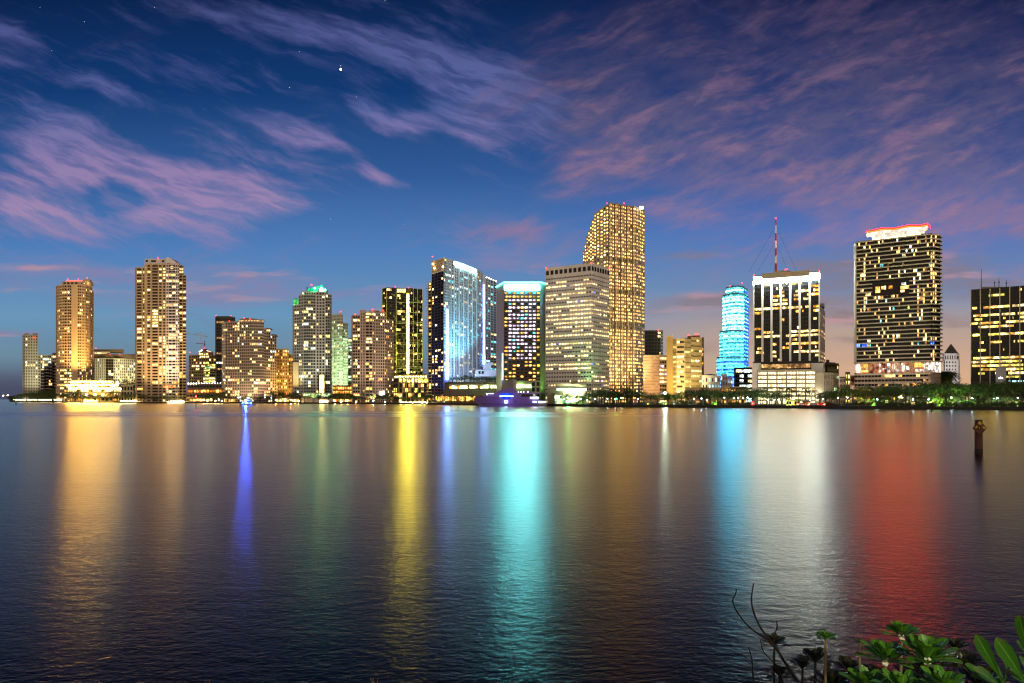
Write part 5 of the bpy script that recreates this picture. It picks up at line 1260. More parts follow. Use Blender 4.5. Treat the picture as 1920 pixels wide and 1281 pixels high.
for px, py in ((6, 742), (14.5, 741.5)): lamp(px, py, 1700, (1, .55, .25), 50, 1.3, 'distant %s beacon lamp at the far left edge of the bay' % ('outer' if px < 10 else 'inner'), 'distant shore lamps', zb=0)
# glowing handrail strips of the far left promenade
for a, c, nm in ((26, 48, 'far left stretch'), (51, 86, 'long middle stretch'), (88, 97, 'short stretch'), (102, 116, 'stretch nearest the golden tower')):
    k = empty('light_rail', (*W(a, shore_d(a)), GZ), 'glowing white gold handrail on the far left promenade, ' + nm, 'railing', 'glowing handrails'); n = max(3, int((c-a)/3))
    for i in range(n):
        p, q_ = a+(c-a)*i/n, a+(c-a)*(i+.85)/n; mb = MB(); mb.pbox(W(p, shore_d(p)+2), W(q_, shore_d(q_)+2), 0, .5, GZ+2.0, GZ+3.4); mb.build('light_strip', litmat('rail_strip_light', (1, .78, .4), 14, 0, sample=True), k)
        mb = MB(); x, y = W(p, shore_d(p)+2.3); mb.box(x-.15, x+.15, y-.15, y+.15, GZ, GZ+2.0); mb.build('post', POLE, k)

# low lit pavilions by the water
def shack(name, px0, px1, top, d, lab, pal, wall, n=5, fl=4.5, cat='pavilion'):
    b = Building(name, lab, (px0+px1)/2, d, wall, cat)
    b.prism([(px0, d), (px1, d-1)], top, fl, dict(nb=n, wf=.8, hf=.6, lit=lits(int(px0), .75, pal, .4)), 9)
    b.part('eave', BROWNW).pxbox(px0-1, px1+1, top-1.2, top-.1, d-1.5, 12); b.finish()
shack('boathouse', 518, 542, 746, 812, 'low lit boathouse with gold panes by the water below the orange brown block', 'vgp', BROWNW)
shack('boathouse', 547, 560, 748, 806, 'smaller lit boathouse right of the gold paned one, under dark trees', 'pg', BROWNW, 3)
shack('clubhouse', 624, 664, 724, 800, 'three storey golden clubhouse with dark roof left of the rosy tower foot', 'goga', BROWNW, 9, 5)
shack('waterfront_cafe', 420, 446, 748, 872, 'long low golden cafe front left of the blue lit police boat', 'vg', PINKW, 6)
shack('waterfront_cafe', 476, 488, 749, 862, 'small low golden cafe right of the blue lit police boat', 'wg', PINKW, 3)
shack('market_kiosk', 1474, 1500, 751, shore_d(1490)+24, 'bright yellow market kiosk among palms below the blazing garage', 'gyk', wallmat('yellow_kiosk', (.6, .45, .12)), 5, 3)
shack('market_kiosk', 1505, 1519, 753.5, shore_d(1510)+22, 'smaller amber kiosk right of the bright yellow one', 'og', PINKW, 3, 3)
shack('marina_office', 1040, 1054, 741, shore_d(1045)+12, 'overlit white marina office beside the yacht stern', 'kce', WHITE, 3, 3)
for i, (px, pal) in enumerate(((1660, 'lw'), (1682, 'lo'), (1708, 'w'), (1738, 'wl'))):
    shack('park_booth', px, px+7+i % 2*3, 754, shore_d(px)+20, '%s pale lit park booth from the left under trees below the winged roof slab' % ORD[i], pal, PINKW, 3, 2.4, 'booth')
for i, px in enumerate((1213, 1240, 1262, 1290)):
    shack('park_booth', px, px+10, 755.5, shore_d(px)+18, '%s low green lit park booth from the left below the striped yellow block' % ORD[i], 'yec', GREYW, 4, 2.2, 'booth')
# red round sign on the seawall
k = empty('round_sign', (*W(1411.5, 398), GZ), 'red lit oval sign on a post at the seawall below the parking garage', 'sign')
mb = MB(); mb.ball(P3(1411.5, 756.5, 398), .95, 12, 0, 1.35); o = mb.build('sign_face', litmat('red_sign_glow', (1, .04, .02), 2.5, 0), k)
mb = MB(); x, y = W(1411.5, 398); mb.tube([(x, y, GZ), (x, y, GZ+1)], .12, 6); mb.build('post', POLE, k)
mb = MB(); mb.ball(P3(1411.5, 756.5, 397.4), .42, 10, 0, 1.3); mb.build('sign_centre', litmat('pink_sign_centre', (1, .45, .35), 2, 0), k)
# parked cars with red tail lamps
def car(px, d, rgb, label):
    k = empty('parked_car', (*W(px, d), GZ), label, 'car', 'cars parked below the blazing garage'); x, y = W(px, d); pm = wallmat('car_paint_%d' % int(px), rgb, .3, .05)
    prof = [(-2.2,.35), (-2.25,.85), (-1.5,.95), (-.9,1.45), (.7,1.48), (1.35,.98), (2.15,.85), (2.2,.35)]
    mb = MB(); mb.extr([(x+a, y-.85, GZ+z) for a, z in prof], 1.7); mb.build('body', pm, k)
    mb = MB(); mb.extr([(x+a, y-.87, GZ+z) for a, z in ((-1.3,.98), (-.85,1.38), (.62,1.4), (1.1,1.0))], .03); mb.build('window', GLASS, k)
    for a in (-1.35, 1.35): mb = MB(); mb.tube([(x+a, y-.95, GZ+.33), (x+a, y-.72, GZ+.33)], .33, 12); mb.build('wheel', DARKMETAL, k)
    mb = MB(); mb.box(x-2.3, x-2.2, y-.8, y+.8, GZ+.6, GZ+.85); mb.build('tail_lamp', litmat('tail_lamp_red', (1, .03, .02), 160, 0), k)
for px, c, l in ((1524, (.5, .5, .5), 'silver car parked at the shore below the right end of the garage'), (1541, (.4, .03, .02), 'red car parked at the shore in front of the cream annex'), (1553, (.03, .03, .035), 'black car parked at the shore right of the red one'), (1503, (.6, .6, .58), 'white car parked at the shore beside the amber kiosk')):
    car(px, shore_d(px)+9, c, l)
# garden uplights in the park
for px, py, c, pw in ((1622, 738, (.5, 1, .25), 5000), (1660, 742, (.5, 1, .25), 5000), (1690, 742, (.6, 1, .25), 6000), (1735, 735, (.62, 1, .15), 9000), (1752, 732, (.7, 1, .15), 16000), (1775, 742, (.5, 1, .3), 6000), (1800, 738, (.5, 1, .3), 6000), (1855, 745, (.75, 1, .4), 4000), (1885, 745, (.8, 1, .5), 4000), (1335, 745, (.6, 1, .2), 3000), (1240, 750, (.6, 1, .2), 3000), (1272, 750, (.6, 1, .2), 3000), (1425, 740, (.6, .9, .6), 4000), (1465, 740, (.7, 1, .6), 4000), (1090, 745, (.5, 1, .35), 4000), (1060, 742, (.5, 1, .5), 5000), (1608, 733, (1, .5, .12), 6000), (905, 715, (.7, 1, .3), 4000), (925, 712, (.7, 1, .3), 4000)):
    d = shore_d(px) + (16 if px > 950 else 44); x, y = W(px, d)
    zb_ = GZ+.4 if px > 950 else ZH(718, 625)
    spot('garden_uplight', (x, y-8, zb_), P3(px, py, d+14), pw*4.5, c, 80, .8, .5)

# ------------------------------------------------------------------ yacht, police boat
HULL = wallmat('violet_hull_paint', (.16, .11, .34), .3, .06, streak=False);  # violet of the light on the hull is put into its colour
k = empty('yacht', (*W(960, 486), 0), 'large violet lit motor yacht with blue lit windows moored below the hotel', 'yacht')
S_ = 486/F; X_ = lambda px: (px-CX)*S_; Zp = lambda py: ZH(py, 482); YC = 490
def loft(mb, st, mi=0):             # stations: x, half beam at deck, half beam at keel, z keel, z deck
    n = len(st)
    for sgn in (-1, 1):
        for (x0, b0, c0, k0, d0), (x1, b1, c1, k1, d1) in zip(st, st[1:]):
            q = [(x0, YC+sgn*c0, k0), (x1, YC+sgn*c1, k1), (x1, YC+sgn*b1, d1), (x0, YC+sgn*b0, d0)]
            mb.quad(*(q if sgn < 0 else q[::-1]), mi)
    for (x0, b0, c0, k0, d0), (x1, b1, c1, k1, d1) in zip(st, st[1:]): mb.quad((x0, YC-b0, d0), (x1, YC-b1, d1), (x1, YC+b1, d1), (x0, YC+b0, d0), mi)
    x, b0, c0, k0, d0 = st[-1]; mb.quad((x, YC-c0, k0), (x, YC+c0, k0), (x, YC+b0, d0), (x, YC-b0, d0), mi)
    x, b0, c0, k0, d0 = st[0]; mb.quad((x, YC-c0, k0), (x, YC+c0, k0), (x, YC+b0, d0), (x, YC-b0, d0), mi)
mb = MB(); loft(mb, [(X_(888), .1, .05, Zp(752), Zp(745)), (X_(894), 1.0, .15, Zp(758), Zp(744.6)), (X_(903), 2.1, .7, -.4, Zp(744)), (X_(915), 3.0, 1.8, -.5, Zp(743.6)), (X_(935), 3.7, 3.1, -.5, Zp(743.8)), (X_(970), 4.0, 3.6, -.5, Zp(744)), (X_(1005), 3.9, 3.6, -.5, Zp(744.5)), (X_(1012), 3.9, 3.6, -.5, Zp(752)), (X_(1024), 3.8, 3.5, -.5, Zp(757))]); mb.build('hull', HULL, k)
mb = MB(); mb.tube([(X_(904), YC-2.6, Zp(757.5)), (X_(940), YC-3.8, Zp(757.8)), (X_(1010), YC-4.02, Zp(758))], .18, 6); mb.build('rub_rail', DARKMETAL, k)
def deck(name, pts, b0, mat):
    mb = MB(); n = len(pts); f_ = [(X_(a), YC-b0*(1-.25*(Zp(z)-Zp(744))/7), Zp(z)) for a, z in pts]; g_ = [(x, 2*YC-y, z) for x, y, z in f_]
    mb.poly(f_); mb.poly(g_[::-1])
    for i in range(n): j = (i+1) % n; mb.quad(f_[i], g_[i], g_[j], f_[j])
    return mb.build(name, mat, k)
deck('main_deckhouse', [(905, 744.2), (916, 739.5), (926, 736), (936, 733.5), (968, 734.5), (1016, 737), (1016, 738.6), (978, 739), (974, 744.2)], 3.4, HULL)
deck('bridge_deck', [(930, 735), (940, 731.6), (948, 729.8), (957, 726.4), (961, 726.8), (966, 731.5), (972, 735.3)], 2.5, HULL)
deck('aft_saloon', [(976, 744.4), (979, 739), (1002, 739.2), (1004, 744.4)], 3.0, wallmat('dark_saloon_glass', (.01, .01, .012), .15))
mb = MB(); mb.extr([(X_(a), YC-3.85+.1*0, Zp(z)) for a, z in ((936, 739), (948, 737.4), (962, 738), (961, 744), (957, 748), (944, 748.4), (939, 745))], .5); mb.build('side_window', litmat('deep_blue_glass', (.01, .07, 1), 1.1, .3), k)
mb = MB(); mb.pxbox(937, 962.5, 742.4, 743.6, 485.4, .5); mb.build('light_line', litmat('pale_blue_line', (.45, .65, 1), 9, 0, sample=True), k)
for a, c, t, u_, m_ in ((946, 951.5, 751, 756, 'pale_blue_line'), (999, 1006, 752.5, 755, 'deck_white_light'), (1009, 1023, 752.3, 755.5, 'deck_white_light'), (994, 1010, 744.5, 748, 'deck_white_light'), (911, 925, 737.6, 738.6, 'deck_white_light'), (912, 914, 738.6, 741, 'deck_white_light')):
    mb = MB(); mb.pxbox(a, c, t, u_, 485.2 if a > 930 else 486.2, .4); mb.build('deck_light', litmat(m_, (.72, .85, 1), 4.5, .3, sample=True), k)
mb = MB(); mb.ball((X_(966.5), YC-3.95, Zp(753.5)), .45, 8); mb.build('porthole', GLASS, k)
for px in (972, 977, 982, 990): mb = MB(); mb.ball((X_(px), YC-3.2, Zp(735)), .3, 6); mb.build('deck_lamp', litmat('white_deck_lamp', (.8, .9, 1), 12, 0), k)
mb = MB(); mb.ball((X_(1001.5), YC-3.4, Zp(739.8)), .95, 10); mb.build('satellite_dome', WHITE, k)
mb = MB(); mb.tube([(X_(899.5), YC, Zp(745)), (X_(899.5), YC, Zp(731))], .06, 5); mb.build('bow_mast', DARKMETAL, k)
mb = MB(); mb.pxbox(1007, 1026, 757, 761, 485.6, 7); mb.build('swim_platform', wallmat('teak_platform', (.2, .2, .18)), k)
spot('violet_hull_light', (*W(950, 468), .6), P3(955, 745, 486), 6000, (.35, .2, 1), 110)
# police boat
k = empty('police_boat', (*W(460, 552), 0), 'small patrol boat flooding the water with brilliant blue strobe light', 'boat'); YC = 556; S_ = 552/F; X_ = lambda px: (px-CX)*S_; Zp = lambda py: ZH(py, 553)
BW = wallmat('boat_grey_paint', (.4, .42, .48), .4)
mb = MB(); loft(mb, [(X_(444), .1, .05, .8, Zp(756)), (X_(448), .9, .2, 0, Zp(756.4)), (X_(456), 1.5, 1.0, -.3, Zp(757)), (X_(472), 1.6, 1.3, -.3, Zp(757.4)), (X_(475), 1.5, 1.3, -.3, Zp(757.4))]); mb.build('hull', BW, k)
mb = MB(); f_ = [(X_(a), YC-1.15, Zp(z)) for a, z in ((453, 757.4), (455, 752.6), (457, 750.6), (466, 750.4), (468, 757.4))]; mb.extr(f_, 2.3); mb.build('cabin', BW, k)
mb = MB(); mb.extr([(X_(a), YC-1.2, Zp(z)) for a, z in ((455, 754.6), (456.6, 752), (465.5, 751.8), (466.5, 754.6))], .04); mb.build('cabin_window', litmat('blue_lit_pane', (.02, .08, 1), 1.5, 0), k)
mb = MB(); mb.tube([(X_(462), YC, Zp(750.5)), (X_(462), YC, Zp(745.5))], .07, 5); mb.tube([(X_(459), YC, Zp(747.5)), (X_(465), YC, Zp(747.5))], .06, 5); mb.build('light_arch', DARKMETAL, k)
for px, py, st, r in ((458.6, 751.5, 1300, .7), (463, 747, 150, .45), (452.5, 755.5, 150, .4), (469, 756, 150, .4)): mb = MB(); mb.ball((X_(px), YC-1.5, Zp(py)), r, 8); mb.build('strobe_lamp', litmat('blue_strobe_%d' % st, (.012, .06, 1), st, 0, sample=True), k)
mb = MB(); mb.ball((X_(459.5), YC-1.6, Zp(754.5)), .4, 8); mb.build('search_lamp', litmat('white_search_lamp', (.7, .85, 1), 60, 0), k)
l = bpy.data.lights.new('blue_strobe', 'POINT'); l.energy = 26000; l.color = (.03, .12, 1); l.shadow_soft_size = .4
o = bpy.data.objects.new('blue_strobe', l); col.objects.link(o); o.location = (X_(459), YC-2.6, Zp(748)+1)

# ------------------------------------------------------------------ channel markers
def pole(px, yw, top, label, lamp_rgb=None, st=60, w=.14):
    d = CAMH*F/(yw-HY); x, y = W(px, d); k = empty('channel_pole', (x, y, 0), label, 'channel marker'); zt = ZH(top, d)
    mb = MB(); mb.tube([(x, y, -1), (x, y, zt)], [w, w*.9], 8); mb.build('pile', wallmat('dark_pile', (.03, .025, .02), .8), k)
    mb = MB(); mb.tube([(x, y, zt), (x, y, zt+.12)], [w*1.9, w*1.9], 8); mb.build('top_plate', DARKMETAL, k)
    if lamp_rgb: mb = MB(); mb.ball((x, y, zt+.12+w*1.6), w*1.7, 8); mb.build('lamp', litmat('marker_lamp_%d' % int(px), lamp_rgb, st, 0, sample=True), k)
pole(367.3, 766, 745, 'thin channel pole topped by a red lamp off the restaurant terraces', (1, .02, .02), 45, .20)
pole(1156, 770.5, 749.5, 'thin channel pole topped by a green lamp below the tallest tower', (.02, 1, .16), 30, .16)
pole(1747, 773, 757, 'thin dark unlit channel pole below the winged roof slab', None, 0, .16)
pole(30, 760, 755, 'short dark stub of a pile at the far left of the bay', None, 0, .35)
d = CAMH*F/(852-HY); x, y = W(1835, d); s = d/F
k = empty('channel_marker', (x, y, 0), 'thick wooden pile carrying a brown and yellow diamond board, alone in the near water', 'channel marker')
m, nt, out = newmat('tarred_pile_wood'); E.nt = nt; p = nd(nt, 'ShaderNodeBsdfPrincipled'); g = nd(nt, 'ShaderNodeNewGeometry'); mp = nd(nt, 'ShaderNodeMapping'); mp.inputs['Scale'].default_value = (14, 14, 1.2); nt.links.new(g.outputs['Position'], mp.inputs[0])
nz = noise(mp.outputs[0], 1, 5, .6); spz = nd(nt, 'ShaderNodeSeparateXYZ'); nt.links.new(g.outputs['Position'], spz.inputs[0])
wet = smooth(E(spz.outputs[2]) + nz*.12, .5, .62)
nt.links.new(mixc(wet, (.008, .007, .006), mixc(nz, (.03, .013, .010), (.11, .048, .034))), p.inputs['Base Color']); p.inputs['Roughness'].default_value = .75; nt.links.new(p.outputs[0], out.inputs[0]); PW = m
rw = 6.6*s
mb = MB(); mb.tube([(x, y, -2), (x, y, .6), (x, y, ZH(788.5, d))], [rw, rw, rw*.94], 16); mb.build('pile', PW, k)
mb = MB(); mb.tube([(x, y, ZH(788.5, d)), (x, y, ZH(787.2, d))], [rw*1.0, rw*.8], 16); mb.build('pile_cap', DARKMETAL, k)
cx_, cz_, hw, hh_ = x-3.2*s, ZH(802.5, d), 12.6*s, 14.5*s; yf = y-rw-.03
dia = lambda fx, fz, o=0: (cx_+hw*fx, yf+o, cz_+hh_*fz)
mb = MB(); mb.extr([dia(-1, 0), dia(0, 1), dia(1, 0), dia(0, -1)], .05); mb.build('diamond_board', wallmat('brown_board_paint', (.10, .045, .025), .6, .4), k)
YP = wallmat('weathered_yellow_paint', (.55, .38, .03), .6, .45)
for tri in ([(-.30, .64), (0, .97), (.40, .5), (.1, .42)], [(-.72, .10), (-.42, .30), (-.14, .12), (-.36, -.02)], [(.45, .28), (.9, .1), (.97, -.05), (.52, -.1)]):
    mb = MB(); mb.extr([dia(a, c, -.02) for a, c in tri], .018); mb.build('yellow_patch', YP, k)
mb = MB(); mb.tube([dia(-.08, .02, -.035), dia(-.08, .02, -.005)], [hw*.28]*2, 14); mb.build('black_disc', wallmat('black_disc_paint', (.01, .01, .01), .5), k)
mb = MB(); mb.tube([dia(-.08, .02, -.05), dia(-.08, .02, -.036)], [hw*.09]*2, 10); mb.build('disc_centre', YP, k)
mb = MB()
for e0, e1 in (((-1, 0), (0, 1)), ((0, 1), (1, 0)), ((1, 0), (0, -1)), ((0, -1), (-1, 0))): mb.tube([dia(*e0, -.01), dia(*e1, -.01)], .03, 6)
mb.build('board_rim', wallmat('dark_board_rim', (.025, .014, .01), .6), k)

# ------------------------------------------------------------------ shrubs by the viewer
def shrubleaf(name, c1, c2):
    m, nt, out = newmat(name); E.nt = nt; p = nd(nt, 'ShaderNodeBsdfPrincipled'); g = nd(nt, 'ShaderNodeNewGeometry'); uvn = nd(nt, 'ShaderNodeUVMap')
    su = nd(nt, 'ShaderNodeSeparateXYZ'); nt.links.new(uvn.outputs[0], su.inputs[0]); U_, V_ = E(su.outputs[0]), E(su.outputs[1])
    mid = 1.0 - smooth(E.op('ABSOLUTE', U_ - .5), .015, .06)
    side = smooth(E.op('SINE', (V_*1.0 - E.op('ABSOLUTE', U_ - .5)*.9) * 62.), .75, 1.0) * .35
    nz = noise(g.outputs['Position'], 30, 3)
    base = mixc(E(g.outputs['Random Per Island'])*.7 + nz*.3, c1, c2)
    spot_ = smooth(noise(g.outputs['Position'], 75, 4, .7), .60, .72)*.8 + smooth(V_, .86, 1.0)*noise(g.outputs['Position'], 24, 2)*.6
    base = mixc(sat(spot_), base, (.14, .11, .03))
    colr = mixc(sat(mid*.8 + side*.5), base, tuple(min(1, q*1.9+.02) for q in c2))
    nt.links.new(colr, p.inputs['Base Color']); p.inputs['Roughness'].default_value = .32; p.inputs['Specular IOR Level'].default_value = .4
    tr = nd(nt, 'ShaderNodeBsdfTranslucent'); nt.links.new(colr, tr.inputs[0]); mx = nd(nt, 'ShaderNodeMixShader'); mx.inputs[0].default_value = .25
    nt.links.new(p.outputs[0], mx.inputs[1]); nt.links.new(tr.outputs[0], mx.inputs[2]); nt.links.new(mx.outputs[0], out.inputs[0]); return m
SL = shrubleaf('glossy_green_leaf', (.028, .13, .010), (.10, .27, .02)); SD = shrubleaf('old_dark_leaf', (.010, .014, .007), (.022, .026, .011)); STEM = wallmat('shrub_stem', (.16, .13, .07), .8, .3); TWIG = wallmat('bare_twig_bark', (.012, .008, .006), .85, .3)  # SD is the same leaf with its shade put into the colour
def leaf_geo(mb, uv, base, dirv, up, L, Wd, curl, r):
    t = Vector(dirv).normalized(); n = (Vector(up) - t*Vector(up).dot(t)).normalized(); s_ = t.cross(n)
    prof = [(0, .10), (.18, .2), (.4, .5), (.62, .86), (.8, 1.0), (.92, .8), (1.0, .25)]; v0 = len(mb.v); nu = 5
    for q, w_ in prof:
        c_ = Vector(base) + t*L*q*(1-.12*curl*q) - n*L*curl*q*q*.5
        for i in range(nu):
            a = i/(nu-1)*2-1; pnt = c_ + s_*a*w_*Wd*.5 + n*abs(a)**1.5*w_*Wd*.13; mb.v.append(tuple(pnt))
    for i in range(len(prof)-1):
        for j in range(nu-1):
            mb.f.append((v0+i*nu+j, v0+i*nu+j+1, v0+(i+1)*nu+j+1, v0+(i+1)*nu+j)); mb.m.append(0)
            uv += [(j/(nu-1), prof[i][0]), ((j+1)/(nu-1), prof[i][0]), ((j+1)/(nu-1), prof[i+1][0]), (j/(nu-1), prof[i+1][0])]
def build_leaves(mb, uv, name, mat, par):
    o = mb.build(name, mat, par, True); ul = o.data.uv_layers.new(name='UVMap')
    ul.data.foreach_set('uv', [c for p_ in uv for c in p_]); return o
def shrub(px, py, d, r_px, mat, label, n=16, tilt=.5, seed=0, buds=False, lean=(0, 0), stem=True, base_dx=0):
    r = random.Random(seed+int(px)); x, y, z = P3(px, py, d); Rr = r_px/F*d
    k = empty('shrub', (x, y+.25, z-.9), label, 'shrub', 'leafy shrubs on the near bank'); mb = MB(); uv = []
    n = int(n*1.8)
    for i in range(n):
        q = i/(n-1); a = i*2.399+r.uniform(-.25,.25); el = 1.3-1.15*q+tilt*.25+r.uniform(-.12,.12); L = Rr*(.62+.5*min(1, q*1.6))*r.uniform(.9,1.1)
        dv = Vector((math.cos(a)*math.cos(el)+lean[0], math.sin(a)*math.cos(el)+lean[1], math.sin(el))).normalized()
        leaf_geo(mb, uv, (x+dv.x*Rr*.06, y+dv.y*Rr*.06, z-Rr*.16*q), dv, (-math.cos(a)*math.sin(el)*1.0, -math.sin(a)*math.sin(el), math.cos(el)+.15), L, L*.44*r.uniform(.8, 1.15), r.uniform(.05,.55), r)
    build_leaves(mb, uv, 'foliage', mat, k)
    mb = MB(); bx = x+base_dx/F*d; mb.tube([(bx, y+.1, z-.95), (x+(bx-x)*.4+.01, y+.04, z-.5), (x, y, z-Rr*.05)], [.012,.009,.0075], 8); mb.build('stem', STEM if mat is SL else TWIG, k)
    if buds:
        mb = MB()
        for i in range(7): mb.ball((x+r.uniform(-.02,.02), y-.015+r.uniform(-.015,.015), z-.012+r.uniform(-.015,.02)), r.uniform(.006,.01), 6)
        mb.build('flower', wallmat('white_flower', (.7, .7, .55)), k)
    return k
GL = 'bright green glossy rosette on a stem, '
shrub(1548, 1197, 4.6, 19, SL, 'small bright green rosette on a tall thin stem, standing alone', 13, seed=1, base_dx=4)
shrub(1612, 1206, 4.6, 11, SL, 'smallest yellow green rosette tip on a bare stem', 9, seed=2, base_dx=6)
shrub(1691, 1190, 4.0, 32, SL, 'topmost bright green rosette, standing highest of the big rosettes', 18, seed=3, buds=True)
shrub(1660, 1236, 3.6, 44, SL, 'big bright green rosette below left of the topmost one', 20, seed=4, buds=True)
shrub(1738, 1234, 3.5, 50, SL, 'big bright green rosette with white buds below right of the topmost one', 21, seed=5, buds=True)
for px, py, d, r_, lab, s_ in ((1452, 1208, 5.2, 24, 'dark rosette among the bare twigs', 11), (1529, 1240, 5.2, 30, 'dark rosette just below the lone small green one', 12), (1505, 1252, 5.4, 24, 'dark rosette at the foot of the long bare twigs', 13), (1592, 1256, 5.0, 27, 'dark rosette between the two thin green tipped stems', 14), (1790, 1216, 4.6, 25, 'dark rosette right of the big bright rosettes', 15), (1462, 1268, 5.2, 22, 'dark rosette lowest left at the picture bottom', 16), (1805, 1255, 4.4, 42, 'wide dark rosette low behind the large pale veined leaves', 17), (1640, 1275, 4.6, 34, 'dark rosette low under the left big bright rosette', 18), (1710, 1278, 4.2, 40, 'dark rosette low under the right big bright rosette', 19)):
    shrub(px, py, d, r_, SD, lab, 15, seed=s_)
for px, py, d, r_, lab, s_ in ((1626, 1290, 3.4, 46, 'bright rosette cut by the picture bottom, leftmost of the low ones', 21), (1690, 1296, 3.2, 50, 'bright rosette cut by the picture bottom below the topmost rosette', 22), (1768, 1292, 3.1, 48, 'bright rosette cut by the picture bottom left of the large veined leaves', 23)):
    shrub(px, py, d, r_, SL, lab, 16, seed=s_)
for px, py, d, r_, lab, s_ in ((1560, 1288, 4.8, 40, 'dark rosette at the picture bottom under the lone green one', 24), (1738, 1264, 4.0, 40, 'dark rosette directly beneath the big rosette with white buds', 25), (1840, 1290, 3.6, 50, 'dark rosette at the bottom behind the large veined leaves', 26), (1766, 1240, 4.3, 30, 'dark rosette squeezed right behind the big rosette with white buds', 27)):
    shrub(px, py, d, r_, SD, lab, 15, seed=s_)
# large near leaves at the right edge
k = empty('shrub', (*W(1880, 2.2), 3.4), 'nearest shrub with very large pale veined leaves at the right edge', 'shrub', 'leafy shrubs on the near bank'); rl = random.Random(4); NB = .62
mb = MB(); uv = []
for px0, py0, px1, py1, wd_, up_ in ((1878, 1276, 1840, 1207, .36, (-.5, -.7, .3)), (1924, 1284, 1884, 1215, .42, (-.5, -.7, .4)), (1868, 1288, 1820, 1240, .36, (-.2, -.6, .7)), (1882, 1296, 1848, 1252, .40, (.1, -.7, .6)), (1936, 1244, 1907, 1168, .30, (-.7, -.6, .2)), (1886, 1300, 1862, 1266, .5, (0, -.5, .8)), (1930, 1236, 1908, 1202, .3, (-.6, -.7, .2)), (1942, 1294, 1908, 1256, .46, (-.2, -.7, .6)),
        (1880, 1290, 1898, 1240, .36, (.5, -.7, .3)), (1870, 1284, 1826, 1262, .36, (-.1, -.5, .8)), (1884, 1282, 1868, 1228, .34, (.3, -.8, .1)), (1938, 1290, 1922, 1228, .36, (.3, -.8, .2)), (1896, 1302, 1880, 1270, .42, (.2, -.6, .7))):
    dq = rl.uniform(-.06, .08); a = Vector(P3(px0, py0, 2.25)); c = Vector(P3(px1, py1, 2.2+dq)); L = (c-a).length; leaf_geo(mb, uv, a, c-a, up_, L, L*wd_*rl.uniform(.52, .72), rl.uniform(.25, .7), rl)
build_leaves(mb, uv, 'foliage', shrubleaf('deep_green_leaf', (.010, .055, .006), (.035, .115, .010)), k)
mb = MB(); mb.tube([P3(1905, 1420, 2.4), P3(1895, 1340, 2.3), P3(1885, 1285, 2.25)], [.014,.012,.009], 8); mb.tube([P3(1950, 1400, 2.4), P3(1945, 1300, 2.3), P3(1938, 1250, 2.25)], [.012,.010,.007], 8); mb.build('stem', STEM, k)
# bare twigs
def twig(pts, d, r0, label):
    k = empty('twig', P3(pts[0][0], pts[0][1], d), label, 'twig', 'bare twigs on the near bank'); mb = MB(); P_ = [Vector(P3(a, c, d)) for a, c in pts]; sm = []
    for i in range(len(P_)-1):
        p0, p1, p2, p3 = P_[max(0,i-1)], P_[i], P_[i+1], P_[min(len(P_)-1,i+2)]
        for t in (0, .25, .5, .75):
            sm.append(tuple(.5*((2*p1)+(p2-p0)*t+(2*p0-5*p1+4*p2-p3)*t*t+(3*p1-p0-3*p2+p3)*t*t*t)))
    sm.append(tuple(P_[-1])); n = len(sm); mb.tube(sm, [1.0*r0*(1-.68*i/(n-1))*(1.25 if i % 4 == 0 else 1) for i in range(n)], 7); mb.build('stem', TWIG, k)
twig([(1510, 1300), (1478, 1252), (1455, 1215), (1428, 1180), (1414, 1150), (1409, 1125), (1413, 1094)], 4.9, .011, 'tall bare twig rising straight and curving up to the highest tip')
twig([(1448, 1208), (1428, 1192), (1405, 1176), (1384, 1150), (1374, 1128), (1380, 1112), (1380, 1104)], 4.9, .007, 'bare twig arching out to the left with a hooked tip')
twig([(1448, 1212), (1452, 1192), (1457, 1176), (1456, 1164)], 4.9, .006, 'short bare twig standing upright among the dark leaves')
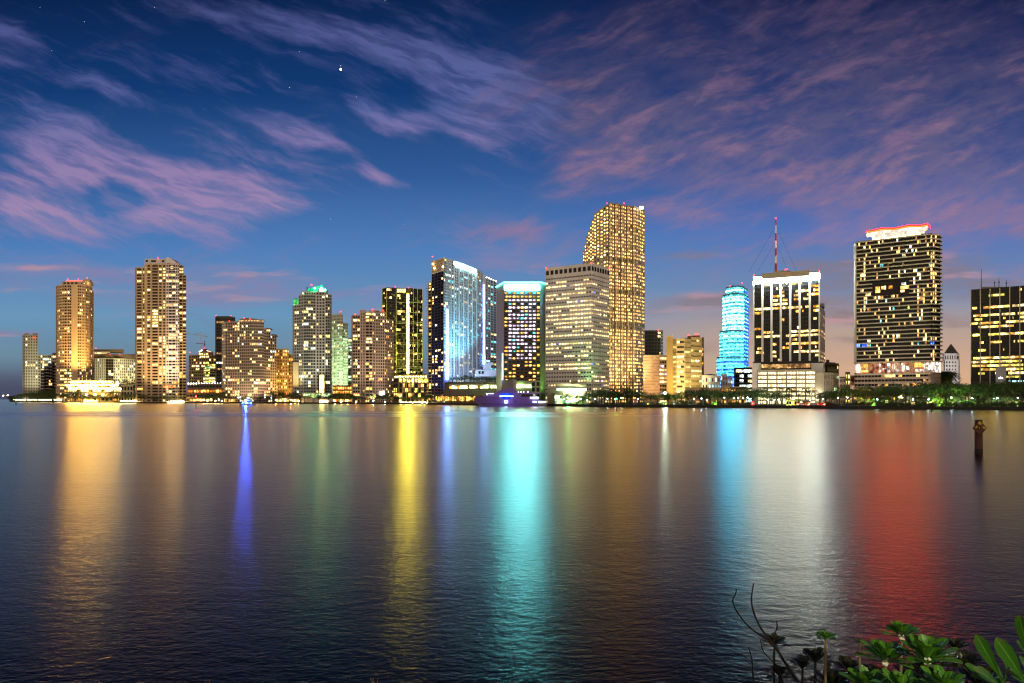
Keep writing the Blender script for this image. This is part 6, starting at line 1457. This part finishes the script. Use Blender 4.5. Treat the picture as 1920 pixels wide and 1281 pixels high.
twig([(1470, 1290), (1458, 1252), (1440, 1232), (1430, 1218), (1426, 1200)], 5.0, .007, 'bare twig left of the dark rosette among the twigs')
twig([(1416, 1300), (1411, 1260), (1410, 1236), (1403, 1214)], 4.9, .006, 'leftmost bare twig rising from the bottom of the picture')
twig([(1410, 1242), (1400, 1234), (1390, 1228)], 4.9, .004, 'tiny side twig pointing left from the leftmost twig')
# dry grass tips at the lower edge
DRY = wallmat('dry_grass', (.22, .16, .03), .8, .3)
for px, lab in ((380, 'small curled tuft of dry yellow grass at the lower left edge'), (694, 'small spiky tuft of dry yellow grass at the lower edge near the middle')):
    k = empty('grass_tuft', P3(px, 1330, 4.4), lab, 'grass tuft'); r = random.Random(px)
    for i in range(7):
        mb = MB(); x0 = px+r.uniform(-14, 14); tp = 1276-r.uniform(0, 7) if i < 3 else 1284; mb.tube([P3(x0, 1330, 4.4), P3(x0+r.uniform(-3, 3), 1295, 4.4), P3(x0+r.uniform(-6, 6), tp, 4.38)], [.004,.0035,.0012], 5); mb.build('blade', DRY, k)
spot('path_lamp', (2.3, -5, 7.6), (2.25, 3.6, 3.65), 2300, (1, .95, .62), 44, .8, .08)  # unseen lamp behind the viewer that lights the near rosettes
# ------------------------------------------------------------------ camera, render
cam = bpy.data.cameras.new('camera'); co = bpy.data.objects.new('camera', cam); col.objects.link(co)
co.location = (0, 0, CAMH); co.rotation_euler = (R(90), 0, 0)
cam.sensor_width = 36; cam.lens = 36*F/1920; cam.shift_y = (HY-640.5)/1920; cam.clip_end = 60000; cam.clip_start = .1
sc.camera = co
sc.view_settings.view_transform = 'Standard'; sc.view_settings.look = 'None'; sc.view_settings.exposure = 0; sc.view_settings.gamma = 1
cy = sc.cycles
cy.max_bounces = 5; cy.diffuse_bounces = 2; cy.glossy_bounces = 3; cy.transmission_bounces = 2
cy.sample_clamp_indirect = 30; cy.sample_clamp_direct = 0
cy.filter_width = 1.25; cy.use_denoising = True; cy.use_light_tree = True
cy.caustics_reflective = False; cy.caustics_refractive = False
